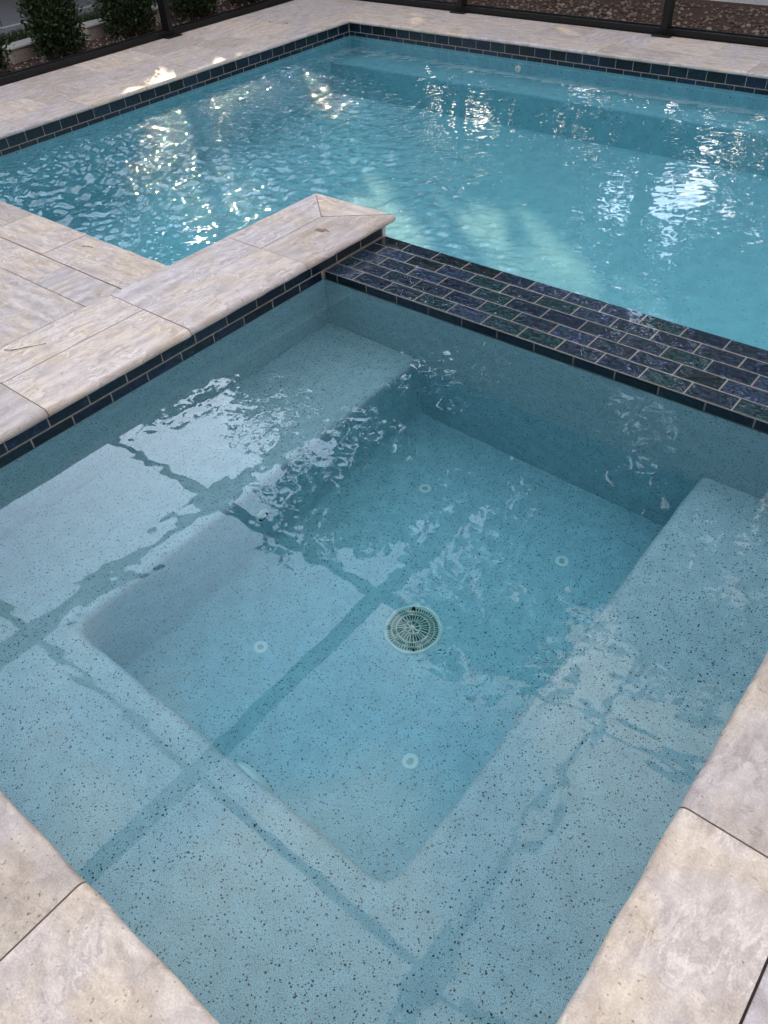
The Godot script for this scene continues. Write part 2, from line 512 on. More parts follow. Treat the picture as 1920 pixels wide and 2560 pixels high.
func make_materials() -> void:
	var tA := travertine(11, 1536, 0.35, 1.0)
	var tB := travertine(57, 1536, 1.0, 0.72)
	M["stone"] = []
	M["stone_near"] = []
	for c: Color in [Color(1.06, 1.03, 1.02), Color(0.99, 0.96, 0.95), Color(1.09, 1.05, 1.02), Color(1.03, 1.01, 1.02)]:
		for near in 2:
			var m := mat(c * (Color(1.0, 0.99, 0.965) if near else Color(0.985, 0.978, 0.96)), 0.55, tB[0] if near else tA[0])
			m.heightmap_enabled = true
			m.heightmap_texture = tB[1] if near else tA[1]
			m.heightmap_scale = 0.5 if near else 0.25
			m.texture_repeat = true
			M["stone_near" if near else "stone"].append(m)
	var tile_tex := ramp_tex(71, 512, 0.016, [Color(0.015, 0.03, 0.06), Color(0.035, 0.07, 0.13), Color(0.07, 0.15, 0.19), Color(0.03, 0.05, 0.11), Color(0.10, 0.15, 0.23), Color(0.24, 0.32, 0.38)], 34.0)
	var wet_h := ImageTexture.create_from_image(noise(73, 0.03, 4, FastNoiseLite.TYPE_SIMPLEX_SMOOTH, 22.0, 0.02).get_seamless_image(512, 512))
	M["tile"] = []
	M["tile_wet"] = []
	for c: Color in [Color(1.0, 1.0, 1.05), Color(0.75, 0.85, 1.0), Color(0.65, 0.75, 0.75), Color(1.25, 1.2, 1.3), Color(0.9, 1.15, 1.05)]:
		var m := mat(c, 0.28, tile_tex)
		M["tile"].append(m)
		var w := mat(Color(c.r * 1.6, c.g * 1.48, c.b * 1.32), 0.22, tile_tex)
		w.heightmap_enabled = true
		w.heightmap_texture = wet_h
		w.heightmap_scale = 0.34
		M["tile_wet"].append(w)
	M["grout"] = world_mapped(mat(Color(0.62, 0.59, 0.54), 0.9, ramp_tex(75, 256, 0.05, [Color(0.8, 0.8, 0.8), Color(1, 1, 1)])), 3.0)
	M["joint"] = world_mapped(mat(Color(0.40, 0.37, 0.35), 0.95, ramp_tex(76, 256, 0.05, [Color(0.7, 0.7, 0.7), Color(1, 1, 1)])), 3.0)
	M["spa_plaster"] = world_mapped(mat(Color(1, 1, 1), 0.85, plaster(81, 2048, Color(0.67, 0.765, 0.785), 5200, 22000)), 1.0)
	M["pool_plaster"] = world_mapped(mat(Color(0.50, 0.77, 0.81), 0.85, plaster(82, 512, Color(0.82, 0.86, 0.88), 60, 200)), 2.0)
	var bronze := mat(Color(0.075, 0.072, 0.075), 0.45)
	bronze.metallic = 0.3
	M["bronze"] = bronze
	M["white_plastic"] = mat(Color(0.86, 0.87, 0.85), 0.4)
	M["drain_plastic"] = mat(Color(0.74, 0.76, 0.70), 0.5)
	M["dark_hole"] = mat(Color(0.10, 0.11, 0.11), 0.9)
	M["grass_ground"] = world_mapped(mat(Color(1, 1, 1), 0.95, ramp_tex(91, 512, 0.03, [Color(0.16, 0.20, 0.08), Color(0.24, 0.27, 0.12), Color(0.33, 0.32, 0.17)])), 0.7)
	M["mulch"] = world_mapped(mat(Color(1, 1, 1), 0.95, ramp_tex(93, 512, 0.06, [Color(0.13, 0.075, 0.055), Color(0.25, 0.15, 0.105), Color(0.36, 0.24, 0.17)])), 1.6)
	M["asphalt"] = world_mapped(mat(Color(1, 1, 1), 0.9, ramp_tex(95, 512, 0.2, [Color(0.38, 0.38, 0.39), Color(0.45, 0.45, 0.46)])), 1.0)
	M["concrete"] = world_mapped(mat(Color(1, 1, 1), 0.9, ramp_tex(97, 512, 0.05, [Color(0.58, 0.57, 0.55), Color(0.68, 0.67, 0.64)])), 1.0)
	M["limestone"] = world_mapped(mat(Color(1, 1, 1), 0.9, ramp_tex(98, 512, 0.04, [Color(0.50, 0.42, 0.36), Color(0.66, 0.60, 0.54), Color(0.72, 0.68, 0.62)])), 2.0)
	M["bark"] = world_mapped(mat(Color(1, 1, 1), 0.95, ramp_tex(99, 256, 0.05, [Color(0.20, 0.17, 0.14), Color(0.36, 0.31, 0.26)])), 1.5)
	var leaf := mat(Color(0.24, 0.33, 0.14), 0.55)
	leaf.vertex_color_use_as_albedo = true
	leaf.backlight_enabled = true
	leaf.backlight = Color(0.5, 0.55, 0.3)
	M["leaf"] = leaf
	var shrub := mat(Color(0.19, 0.25, 0.13), 0.5)
	shrub.vertex_color_use_as_albedo = true
	shrub.backlight_enabled = true
	shrub.backlight = Color(0.3, 0.35, 0.2)
	M["shrub_leaf"] = shrub
	var wp := StandardMaterial3D.new()         # pool surface: a pane that lets the sun through to the floor
	wp.transparency = BaseMaterial3D.TRANSPARENCY_ALPHA
	wp.albedo_color = Color(0.35, 0.68, 0.80, 0.02)
	wp.roughness = 0.02
	wp.metallic_specular = 0.5
	M["pool_water"] = wp
	var ws := StandardMaterial3D.new()         # spa surface: refracts
	ws.refraction_enabled = true
	ws.refraction_scale = 0.033
	ws.albedo_color = Color(0.86, 0.98, 1.0, 0.0)
	ws.roughness = 0.0
	M["spa_water"] = ws

# ------------------------------------------------------------------ water
func wave_set(seed_: int, count: int, long: float, short: float, slope: float) -> Array:
	var r := RandomNumberGenerator.new()
	r.seed = seed_
	var out := []
	for i in count:
		var t := float(i) / count
		var wl := long * pow(short / long, t)
		var k := TAU / wl
		var a := r.randf() * TAU
		out.append([cos(a) * k, sin(a) * k, slope / sqrt(count / 2.0) / k, r.randf() * TAU])
	return out

func water_mesh(xs: PackedFloat32Array, zs: PackedFloat32Array, level: float, waves: Array, amp: Callable) -> ArrayMesh:
	var nx := xs.size()
	var nz := zs.size()
	var v := PackedVector3Array()
	var n := PackedVector3Array()
	v.resize(nx * nz)
	n.resize(nx * nz)
	var wn := noise(300, 1.3, 2)
	for j in nz:
		for i in nx:
			var x := xs[i]
			var z := zs[j]
			var a: float = amp.call(x, z)
			var h := 0.0
			var dx := 0.0
			var dz := 0.0
			if a > 0.0:
				var px := x + 0.05 * wn.get_noise_2d(x, z)
				var pz := z + 0.05 * wn.get_noise_2d(x + 50.0, z)
				for w in waves:
					var ph: float = w[0] * px + w[1] * pz + w[3]
					var s := sin(ph)
					h += w[2] * s
					var c: float = w[2] * cos(ph)
					dx += c * w[0]
					dz += c * w[1]
			v[j * nx + i] = Vector3(x, level + h * a, z)
			n[j * nx + i] = Vector3(-dx * a, 1.0, -dz * a).normalized()
	var idx := PackedInt32Array()
	idx.resize((nx - 1) * (nz - 1) * 6)
	var k := 0
	for j in nz - 1:
		for i in nx - 1:
			var a0 := j * nx + i
			for q in [a0, a0 + 1, a0 + nx + 1, a0, a0 + nx + 1, a0 + nx]:
				idx[k] = q
				k += 1
	var arr := []
	arr.resize(Mesh.ARRAY_MAX)
	arr[Mesh.ARRAY_VERTEX] = v
	arr[Mesh.ARRAY_NORMAL] = n
	arr[Mesh.ARRAY_INDEX] = idx
	var m := ArrayMesh.new()
	m.add_surface_from_arrays(Mesh.PRIMITIVE_TRIANGLES, arr)
	return m

func steps(from: float, to: float, by: float, coarse_after := INF, coarse := 0.1) -> PackedFloat32Array:
	var out := PackedFloat32Array()
	var x := from
	while x < to - 0.0001:
		out.append(x)
		x += by if x < coarse_after else coarse
	out.append(to)
	return out

func build_water() -> void:
	var mask := noise(310, 0.55, 3)
	var pool_amp := func(x: float, z: float) -> float:
		var a := 0.72 + 0.9 * mask.get_noise_2d(x, z)
		a += 0.28 * smoothstep(-3.4, -4.8, x)
		a *= smoothstep(0.0, 0.5, x - POOL_X)                                  # calm along the left wall
		var calm := 0.75 + 0.55 * clampf(x + 5.3, 0.0, 4.5)
		a *= 0.05 + 0.95 * smoothstep(calm, calm + 0.9, z - POOL_Z)             # and along the far bench
		a *= lerpf(1.0, 0.62, smoothstep(-3.6, -1.2, x))
		return clampf(a, 0.03, 1.15)
	structure("pool_water", water_mesh(steps(POOL_X - 0.01, 3.4, 0.0115, 0.3, 0.1), steps(POOL_Z - 0.01, -2.21, 0.0115), POOL_WATER, wave_set(320, 32, 0.21, 0.042, 0.31), pool_amp), M["pool_water"], "rippled blue water of the swimming pool")
	var mask2 := noise(311, 0.9, 3)
	var spa_amp := func(x: float, z: float) -> float:
		return clampf(0.30 + 0.8 * mask2.get_noise_2d(x, z) + 0.15 * smoothstep(-1.0, -2.1, z), 0.10, 1.1)
	var dst := st_new()
	flat_quad(dst, Vector3(-1.74, -0.19, WEIR_Z), Vector3(-0.51, -0.19, WEIR_Z), Vector3(-0.51, -0.19, -0.49), Vector3(-1.74, -0.19, -0.49), Vector3.UP)
	var dm := StandardMaterial3D.new()         # the deeper water takes out more of the red
	dm.refraction_enabled = true
	dm.refraction_scale = 0.0
	dm.roughness = 0.0
	dm.albedo_color = Color(0.82, 0.975, 1.0, 0.0)
	structure("deep_water", dst.commit(), dm, "deeper bluer water of the spa foot well")
	var film := StandardMaterial3D.new()
	film.transparency = BaseMaterial3D.TRANSPARENCY_ALPHA
	film.albedo_color = Color(0.3, 0.4, 0.5, 0.0)
	film.roughness = 0.03
	film.metallic_specular = 0.5
	var mask3 := noise(312, 2.2, 3)
	structure("water_film", water_mesh(steps(WALL_X + 0.002, -0.045, 0.009), steps(WEIR_FAR + 0.004, WEIR_Z - 0.004, 0.009), WEIR_TOP + 0.0022, wave_set(340, 24, 0.18, 0.03, 0.075), func(x: float, z: float) -> float: return clampf(0.55 + 1.2 * mask3.get_noise_2d(x, z), 0.1, 1.0)), film, "thin sheet of water wetting the spillway tiles")
	water_body("water_depth", Vector3(POOL_X, -0.95, POOL_Z), Vector3(3.4, POOL_WATER - 0.03, -2.59), 0.08, Color(0.02, 0.66, 0.78).linear_to_srgb())
	structure("spa_water", water_mesh(steps(WALL_X - 0.006, -0.03, 0.0085), steps(WEIR_Z - 0.006, -0.03, 0.0085), SPA_WATER, wave_set(330, 26, 0.16, 0.028, 0.0125), spa_amp), M["spa_water"], "clear still water of the spa")

func water_body(called: String, lo: Vector3, hi: Vector3, density: float, tint: Color) -> void:
	# what water does to light on its way: takes out red, scatters a little blue-green
	var f := FogVolume.new()
	f.name = called
	f.shape = RenderingServer.FOG_VOLUME_SHAPE_BOX
	f.size = hi - lo
	f.position = (lo + hi) / 2.0
	var m := FogMaterial.new()
	m.density = density
	m.albedo = tint
	f.material = m
	f.set_meta("kind", "stuff")
	f.set_meta("label", "faint blue tint of the water's depth")
	add_child(f)

# ------------------------------------------------------------------ spa
func build_spa() -> void:
	# plaster shell: sweep a profile round the U-shaped lip of the foot well
	var xl := -1.718
	var xr := -0.53
	var zn := -0.515
	var zf := WEIR_Z + 0.004
	var bench := -0.14
	var floor_y := -0.58
	var r := 0.055
	var con := []                        # [point, outward normal away from the well]
	var leg := 34
	for i in leg + 1:
		con.append([Vector2(xl, lerpf(zf, zn - r, float(i) / leg)), Vector2(-1, 0)])
	for i in range(1, 9):
		var a := PI / 2.0 * i / 8.0
		con.append([Vector2(xl + r - r * cos(a), zn - r + r * sin(a)), Vector2(-cos(a), sin(a))])
	for i in range(1, leg + 1):
		con.append([Vector2(lerpf(xl + r, xr - r, float(i) / leg), zn), Vector2(0, 1)])
	for i in range(1, 9):
		var a := PI / 2.0 * i / 8.0
		con.append([Vector2(xr - r + r * sin(a), zn - r + r * cos(a)), Vector2(sin(a), cos(a))])
	for i in range(1, leg + 1):
		con.append([Vector2(xr, lerpf(zn - r, zf, float(i) / leg)), Vector2(1, 0)])
	var wob := noise(400, 5.0, 3)
	var prof := [[Vector2(0.032, bench), Vector2(0, 1)]]
	for k in range(1, 7):
		var a := PI / 2.0 * k / 6.0
		prof.append([Vector2(0.032 - 0.032 * sin(a), bench - 0.032 + 0.032 * cos(a)), Vector2(-sin(a), cos(a))])
	prof.append([Vector2(-0.010, floor_y + 0.035), Vector2(-1, 0.1).normalized()])
	for k in range(1, 7):
		var a := PI / 2.0 * k / 6.0
		prof.append([Vector2(-0.045 + 0.035 * cos(a), floor_y + 0.035 - 0.035 * sin(a)), Vector2(-cos(a), sin(a))])
	var st := st_new()
	var pt := func(i: int, k: int) -> Vector3:
		var c: Vector2 = con[i][0]
		var nrm: Vector2 = con[i][1]
		var q: Vector2 = prof[k][0]
		var d := q.x + 0.007 * wob.get_noise_2d(c.x, c.y) * (1.0 if k < 8 else 0.5)
		return Vector3(c.x + nrm.x * d, q.y, c.y + nrm.y * d)
	var nm := func(i: int, k: int) -> Vector3:
		var nrm: Vector2 = con[i][1]
		var q: Vector2 = prof[k][1]
		return Vector3(nrm.x * q.x, q.y, nrm.y * q.x).normalized()
	var z2 := [Vector2.ZERO, Vector2.ZERO, Vector2.ZERO, Vector2.ZERO]
	for i in con.size() - 1:
		for k in prof.size() - 1:
			quad(st, [pt.call(i, k), pt.call(i + 1, k), pt.call(i + 1, k + 1), pt.call(i, k + 1)], [nm.call(i, k), nm.call(i + 1, k), nm.call(i + 1, k + 1), nm.call(i, k + 1)], z2)
		# bench out to the walls, and the floor in to the middle
		var out := func(j: int) -> Vector3:
			var c: Vector2 = con[j][0] + con[j][1] * 2.0
			return Vector3(clampf(c.x, WALL_X - 0.004, -0.04), bench, clampf(c.y, -5.0, -0.035))
		var up := [Vector3.UP, Vector3.UP, Vector3.UP, Vector3.UP]
		quad(st, [pt.call(i, 0), pt.call(i + 1, 0), out.call(i + 1), out.call(i)], up, z2)
		var e := prof.size() - 1
		var mid := Vector3(clampf(con[i][0].x, xl + 0.5, xr - 0.5), floor_y, minf(con[i][0].y, zn - 0.55))
		var mid2 := Vector3(clampf(con[i + 1][0].x, xl + 0.5, xr - 0.5), floor_y, minf(con[i + 1][0].y, zn - 0.55))
		quad(st, [pt.call(i, e), pt.call(i + 1, e), mid2, mid], up, z2)
	flat_quad(st, Vector3(xl + 0.5, floor_y, zf), Vector3(xr - 0.5, floor_y, zf), Vector3(xr - 0.5, floor_y, zn - 0.55), Vector3(xl + 0.5, floor_y, zn - 0.55), Vector3.UP)
	# walls above the bench, up to the tile band, and the wall under the spillway down to the floor
	var ty := 0.2745
	var x0 := WALL_X - 0.0005
	flat_quad(st, Vector3(x0, bench - 0.01, WEIR_Z - 0.02), Vector3(x0, bench - 0.01, 0.0), Vector3(x0, ty, 0.0), Vector3(x0, ty, WEIR_Z - 0.02), Vector3(1, 0, 0))
	flat_quad(st, Vector3(-0.043, bench - 0.01, WEIR_Z - 0.02), Vector3(-0.043, bench - 0.01, 0.0), Vector3(-0.043, ty, 0.0), Vector3(-0.043, ty, WEIR_Z - 0.02), Vector3(-1, 0, 0))
	flat_quad(st, Vector3(WALL_X, bench - 0.01, -0.038), Vector3(-0.04, bench - 0.01, -0.038), Vector3(-0.04, ty, -0.038), Vector3(WALL_X, ty, -0.038), Vector3(0, 0, -1))
	flat_quad(st, Vector3(WALL_X - 0.01, floor_y - 0.01, zf), Vector3(-0.03, floor_y - 0.01, zf), Vector3(-0.03, ty, zf), Vector3(WALL_X - 0.01, ty, zf), Vector3(0, 0, 1))
	structure("spa_basin", st.commit(), M["spa_plaster"], "speckled pale quartz plaster lining of the spa with seat bench and foot well")

	# raised wall between spa, deck and pool
	var wall := thing("spa_wall", "raised spa wall with travertine cap and dark blue tile facing beside the left deck", "wall")
	put("wall_core", box_mesh(Vector3(-2.612, -1.0, -2.582), Vector3(WALL_X - 0.0018, 0.366, 1.2)), M["grout"], wall)
	tile_row(wall, Vector3(WALL_X - 0.007, 0.3155, -0.02), Vector3(0, 0, -1), Vector3.UP, 2.552, 0.0775, 0.075, M["tile"])
	tile_row(wall, Vector3(WALL_X - 0.007, 0.2755, -0.02), Vector3(0, 0, -1), Vector3.UP, 2.155, 0.040, 0.155, M["tile"])
	put("end_trim", box_mesh(Vector3(WALL_X - 0.028, 0.25, -2.594), Vector3(WALL_X + 0.002, 0.367, -2.573), 0.002), M["stone"][1], wall)
	var zj := [1.05, 0.35, -0.25, -0.868, -1.458, -2.065, -2.632]
	for i in zj.size() - 1:
		var l: float = zj[i] - zj[i + 1]
		var last := i == zj.size() - 2
		coping(wall, Vector3(-2.170, SPA_TOP, zj[i]), Vector3(0, 0, -1), Vector3(-1, 0, 0), l, 0.2645, 0.0, -0.73 if last else 0.0)
		coping(wall, Vector3(-2.650, SPA_TOP, zj[i]), Vector3(0, 0, -1), Vector3(1, 0, 0), l, 0.2155, 0.0, -0.90 if last else 0.0)
	coping(wall, Vector3(-2.650, SPA_TOP, -2.632), Vector3(1, 0, 0), Vector3(0, 0, 1), 0.48, 0.19, 1.11, -1.37)
	var sst := st_new()
	for seg in [[Vector2(-2.365, -2.322), Vector2(-2.335, -2.335), 0.007], [Vector2(-2.340, -2.322), Vector2(-2.318, -2.348), 0.005], [Vector2(-2.322, -2.342), Vector2(-2.300, -2.340), 0.004]]:
		box(sst, Vector3(minf(seg[0].x, seg[1].x), SPA_TOP, minf(seg[0].y, seg[1].y) - seg[2] / 2.0), Vector3(maxf(seg[0].x, seg[1].x), SPA_TOP + 0.0016, maxf(seg[0].y, seg[1].y) + seg[2] / 2.0), 0.001)
	put("stain", sst.commit(), mat(Color(0.58, 0.47, 0.40), 0.8), wall)

	# spillway
	var weir := thing("spa_spillway", "wide dark blue tiled spillway between the spa and the pool", "spillway")
	put("spillway_core", box_mesh(Vector3(WALL_X + 0.001, -1.0, WEIR_FAR + 0.008), Vector3(0.05, WEIR_TOP - 0.0022, WEIR_Z - 0.0018)), M["grout"], weir)
	for row in 5:
		tile_row(weir, Vector3(WALL_X + 0.004, WEIR_TOP - 0.008, WEIR_Z - 0.002 - row * 0.0793), Vector3(1, 0, 0), Vector3(0, 0, -1), 2.16, 0.0793, 0.148 if row % 2 == 0 else 0.075, M["tile_wet"])
	tile_row(weir, Vector3(WALL_X + 0.004, 0.2745, WEIR_Z - 0.007), Vector3(1, 0, 0), Vector3.UP, 2.16, 0.0385, 0.068, M["tile"])
	for row in 3:
		tile_row(weir, Vector3(0.0, 0.15 - row * 0.0775 + 0.077, WEIR_FAR + 0.008), Vector3(-1, 0, 0), Vector3.UP, 2.2, 0.0775, 0.155 if row % 2 else 0.08, M["tile"])

	# paving round the near and right side of the spa
	var deck := struct_node("spa_deck", "pale travertine paving round the near side of the spa")
	put("mortar_bed", box_mesh(Vector3(-4.2, 0.30, -0.045), Vector3(2.2, SPA_TOP - 0.010, 1.2)), M["joint"], deck)
	put("mortar_bed", box_mesh(Vector3(-0.05, 0.18, -3.6), Vector3(2.2, SPA_TOP - 0.012, -0.04)), M["joint"], deck)
	put("spa_curb", box_mesh(Vector3(-2.21, 0.12, -0.044), Vector3(0.02, 0.366, 0.10)), M["grout"], deck)
	put("spa_curb", box_mesh(Vector3(-0.047, 0.12, -2.6), Vector3(0.10, 0.366, 0.02)), M["grout"], deck)
	var xs := [-2.17, -1.45, -0.842, -0.076]
	for i in xs.size() - 1:
		coping(deck, Vector3(xs[i], SPA_TOP, -0.073), Vector3(1, 0, 0), Vector3(0, 0, 1), xs[i + 1] - xs[i], 0.30, 1.0 if i == 0 else 0.0, 1.0 if i == 2 else 0.0, true)
	var zs := [-0.073, -0.841, -1.45, -2.06, -2.7]
	for i in zs.size() - 1:
		coping(deck, Vector3(-0.076, SPA_TOP, zs[i]), Vector3(0, 0, -1), Vector3(1, 0, 0), zs[i] - zs[i + 1], 0.217, -1.0 if i == 0 else 0.0, 0.0, true)
	for i in 4:
		paver(deck, -2.17 + 0.61 * i, -1.56 + 0.61 * i, 0.228, 0.838, SPA_TOP, true, true)
	var zz := 0.14
	for i in 4:
		paver(deck, 0.142, 0.75, -0.68 - 0.61 * i, -0.07 - 0.61 * i, SPA_TOP, true, true)
	paver(deck, 0.142, 0.75, -0.07, 0.228, SPA_TOP, true, true)

# ------------------------------------------------------------------ pool and its deck
func build_pool() -> void:
	var basin := struct_node("pool_basin", "pale plaster pool basin with a band of dark blue tiles at the waterline")
	var st := st_new()
	var fy := -0.60
	var by := -0.300
	var bz := POOL_Z + 0.33
	var xr := 3.4
	var zn := -2.2
	flat_quad(st, Vector3(POOL_X, fy, bz), Vector3(xr, fy, bz), Vector3(xr, fy - 0.25, zn), Vector3(POOL_X, fy - 0.25, zn), Vector3.UP)
	# far bench with a rounded lip
	var prof := [[Vector2(POOL_Z, by), Vector2(0, 1)], [Vector2(bz - 0.03, by), Vector2(0, 1)]]
	for k in range(1, 6):
		var a := PI / 2.0 * k / 5.0
		prof.append([Vector2(bz - 0.03 + 0.03 * sin(a), by - 0.03 + 0.03 * cos(a)), Vector2(sin(a), cos(a))])
	prof.append([Vector2(bz + 0.004, fy), Vector2(1, 0)])
	for k in prof.size() - 1:
		var a: Vector2 = prof[k][0]
		var b: Vector2 = prof[k + 1][0]
		var na := Vector3(0, prof[k][1].y, prof[k][1].x)
		var nb := Vector3(0, prof[k + 1][1].y, prof[k + 1][1].x)
		quad(st, [Vector3(POOL_X, a.y, a.x), Vector3(xr, a.y, a.x), Vector3(xr, b.y, b.x), Vector3(POOL_X, b.y, b.x)], [na, na, nb, nb], [Vector2.ZERO, Vector2.ZERO, Vector2.ZERO, Vector2.ZERO])
	var ty := -0.1485
	flat_quad(st, Vector3(POOL_X, -1.0, POOL_Z), Vector3(POOL_X, -1.0, zn), Vector3(POOL_X, ty, zn), Vector3(POOL_X, ty, POOL_Z), Vector3(1, 0, 0))
	flat_quad(st, Vector3(xr, -1.0, POOL_Z), Vector3(xr, -1.0, zn), Vector3(xr, ty, zn), Vector3(xr, ty, POOL_Z), Vector3(-1, 0, 0))
	flat_quad(st, Vector3(POOL_X, -1.0, POOL_Z), Vector3(xr, -1.0, POOL_Z), Vector3(xr, ty, POOL_Z), Vector3(POOL_X, ty, POOL_Z), Vector3(0, 0, 1))
	flat_quad(st, Vector3(POOL_X, -1.0, zn - 0.035), Vector3(-2.6, -1.0, zn - 0.035), Vector3(-2.6, ty, zn - 0.035), Vector3(POOL_X, ty, zn - 0.035), Vector3(0, 0, -1))
	flat_quad(st, Vector3(-2.62, -1.0, -2.588), Vector3(0.3, -1.0, -2.588), Vector3(0.3, 0.0, -2.588), Vector3(-2.62, 0.0, -2.588), Vector3(0, 0, -1))
	put("plaster_lining", st.commit(), M["pool_plaster"], basin)
	var gs := st_new()
	flat_quad(gs, Vector3(POOL_X + 0.0012, ty + 0.001, POOL_Z), Vector3(POOL_X + 0.0012, ty + 0.001, zn), Vector3(POOL_X + 0.0012, -0.02, zn), Vector3(POOL_X + 0.0012, -0.02, POOL_Z), Vector3(1, 0, 0))
	flat_quad(gs, Vector3(POOL_X, ty + 0.001, POOL_Z + 0.0012), Vector3(xr, ty + 0.001, POOL_Z + 0.0012), Vector3(xr, -0.02, POOL_Z + 0.0012), Vector3(POOL_X, -0.02, POOL_Z + 0.0012), Vector3(0, 0, 1))
	put("grout_bed", gs.commit(), M["grout"], basin)
	# tile band: the far wall first (left to right), then the left wall (far to near)
	for row in 2:
		var y := -0.1115 - row * 0.037
		var th := 0.0775 if row == 0 else 0.037      # the lower course is cut at the plaster line
		tile_row(basin, Vector3(POOL_X, y, POOL_Z - 0.005), Vector3(1, 0, 0), Vector3.UP, 7.2, th, 0.148 if row == 0 else 0.072, M["tile"])
		tile_row(basin, Vector3(POOL_X - 0.005, y, zn - 0.04), Vector3(0, 0, -1), Vector3.UP, 4.64, th, 0.124 if row == 0 else 0.048, M["tile"])

	var deck := struct_node("pool_deck", "pale travertine paving and bullnosed coping round the pool")
	put("mortar_bed", box_mesh(Vector3(CAGE_X - 0.08, -0.16, CAGE_Z - 0.08), Vector3(POOL_X - 0.006, -0.010, 1.3)), M["joint"], deck)
	put("mortar_bed", box_mesh(Vector3(POOL_X - 0.004, -0.16, CAGE_Z - 0.08), Vector3(4.5, -0.010, POOL_Z - 0.006)), M["joint"], deck)
	put("mortar_bed", box_mesh(Vector3(POOL_X + 0.0, -0.16, -2.232), Vector3(-2.614, -0.010, 1.3)), M["joint"], deck)
	# left side coping
	var ex := POOL_X + 0.036
	var ez := POOL_Z + 0.036
	var z := -2.244 + 0.30
	var zs := [-2.244, -2.57, -3.141, -3.712, -4.288, -4.86, -5.43, -6.0, -6.45, ez]
	for i in zs.size() - 1:
		coping(deck, Vector3(ex, 0, zs[i]), Vector3(0, 0, -1), Vector3(-1, 0, 0), zs[i] - zs[i + 1], 0.300, -1.0 if i == 0 else 0.0, 1.0 if i == zs.size() - 2 else 0.0)
	var xs := [ex, -5.35, -4.71, -4.07, -3.42, -2.783, -2.148, -1.51, -0.87, -0.23, 0.41, 1.05, 1.69, 2.33]
	for i in xs.size() - 1:
		coping(deck, Vector3(xs[i], 0, ez), Vector3(1, 0, 0), Vector3(0, 0, -1), xs[i + 1] - xs[i], 0.300, -1.0 if i == 0 else 0.0, 0.0)
	# near side coping, up to the raised wall
	var xn := [ex, -5.60, -5.10, -4.62, -4.087, -3.552, -2.652]
	for i in xn.size() - 1:
		coping(deck, Vector3(xn[i], 0, -2.244), Vector3(1, 0, 0), Vector3(0, 0, 1), xn[i + 1] - xn[i], 0.304, -1.0 if i == 0 else 0.0, 0.0)
	# behind the near coping: one narrow course, then large squares
	var cuts := [-7.36, -6.4, -5.45, -4.7, -3.86, -2.652]
	for i in cuts.size() - 1:
		paver(deck, cuts[i], cuts[i + 1], -1.939, -1.727, 0.0, i % 2 == 0)
	for row in 3:
		var x := -7.36 + 0.2 * (row % 2)
		while x < -2.66:
			var x2 := minf(x + (0.915 if (row + int(x * 7)) % 2 == 0 else 0.61), -2.652)
			if -2.652 - x2 < 0.15:
				x2 = -2.652
			paver(deck, x, x2, -1.727 + row * 0.61, -1.117 + row * 0.61, 0.0, rng.randf() < 0.5)
			x = x2
	# left and far strips: courses of mixed lengths
	var courses := [[-6.454, -6.86], [-6.86, -7.36]]
	for c in courses:
		var t := -1.939
		while t > CAGE_Z + 0.06:
			var t2 := maxf(t - [0.41, 0.61, 0.61, 0.41, 0.20][rng.randi_range(0, 4)], CAGE_Z + 0.05)
			if t2 - CAGE_Z < 0.2:
				t2 = CAGE_Z + 0.05
			paver(deck, c[1], c[0], t2, t, 0.0, rng.randf() < 0.6)
			t = t2
	var t := -6.454
	while t < 4.0:
		var t2: float = t + [0.41, 0.61, 0.61, 0.82][rng.randi_range(0, 3)]
		paver(deck, t, t2, CAGE_Z + 0.05, ez - 0.302, 0.0, rng.randf() < 0.4)
		t = t2

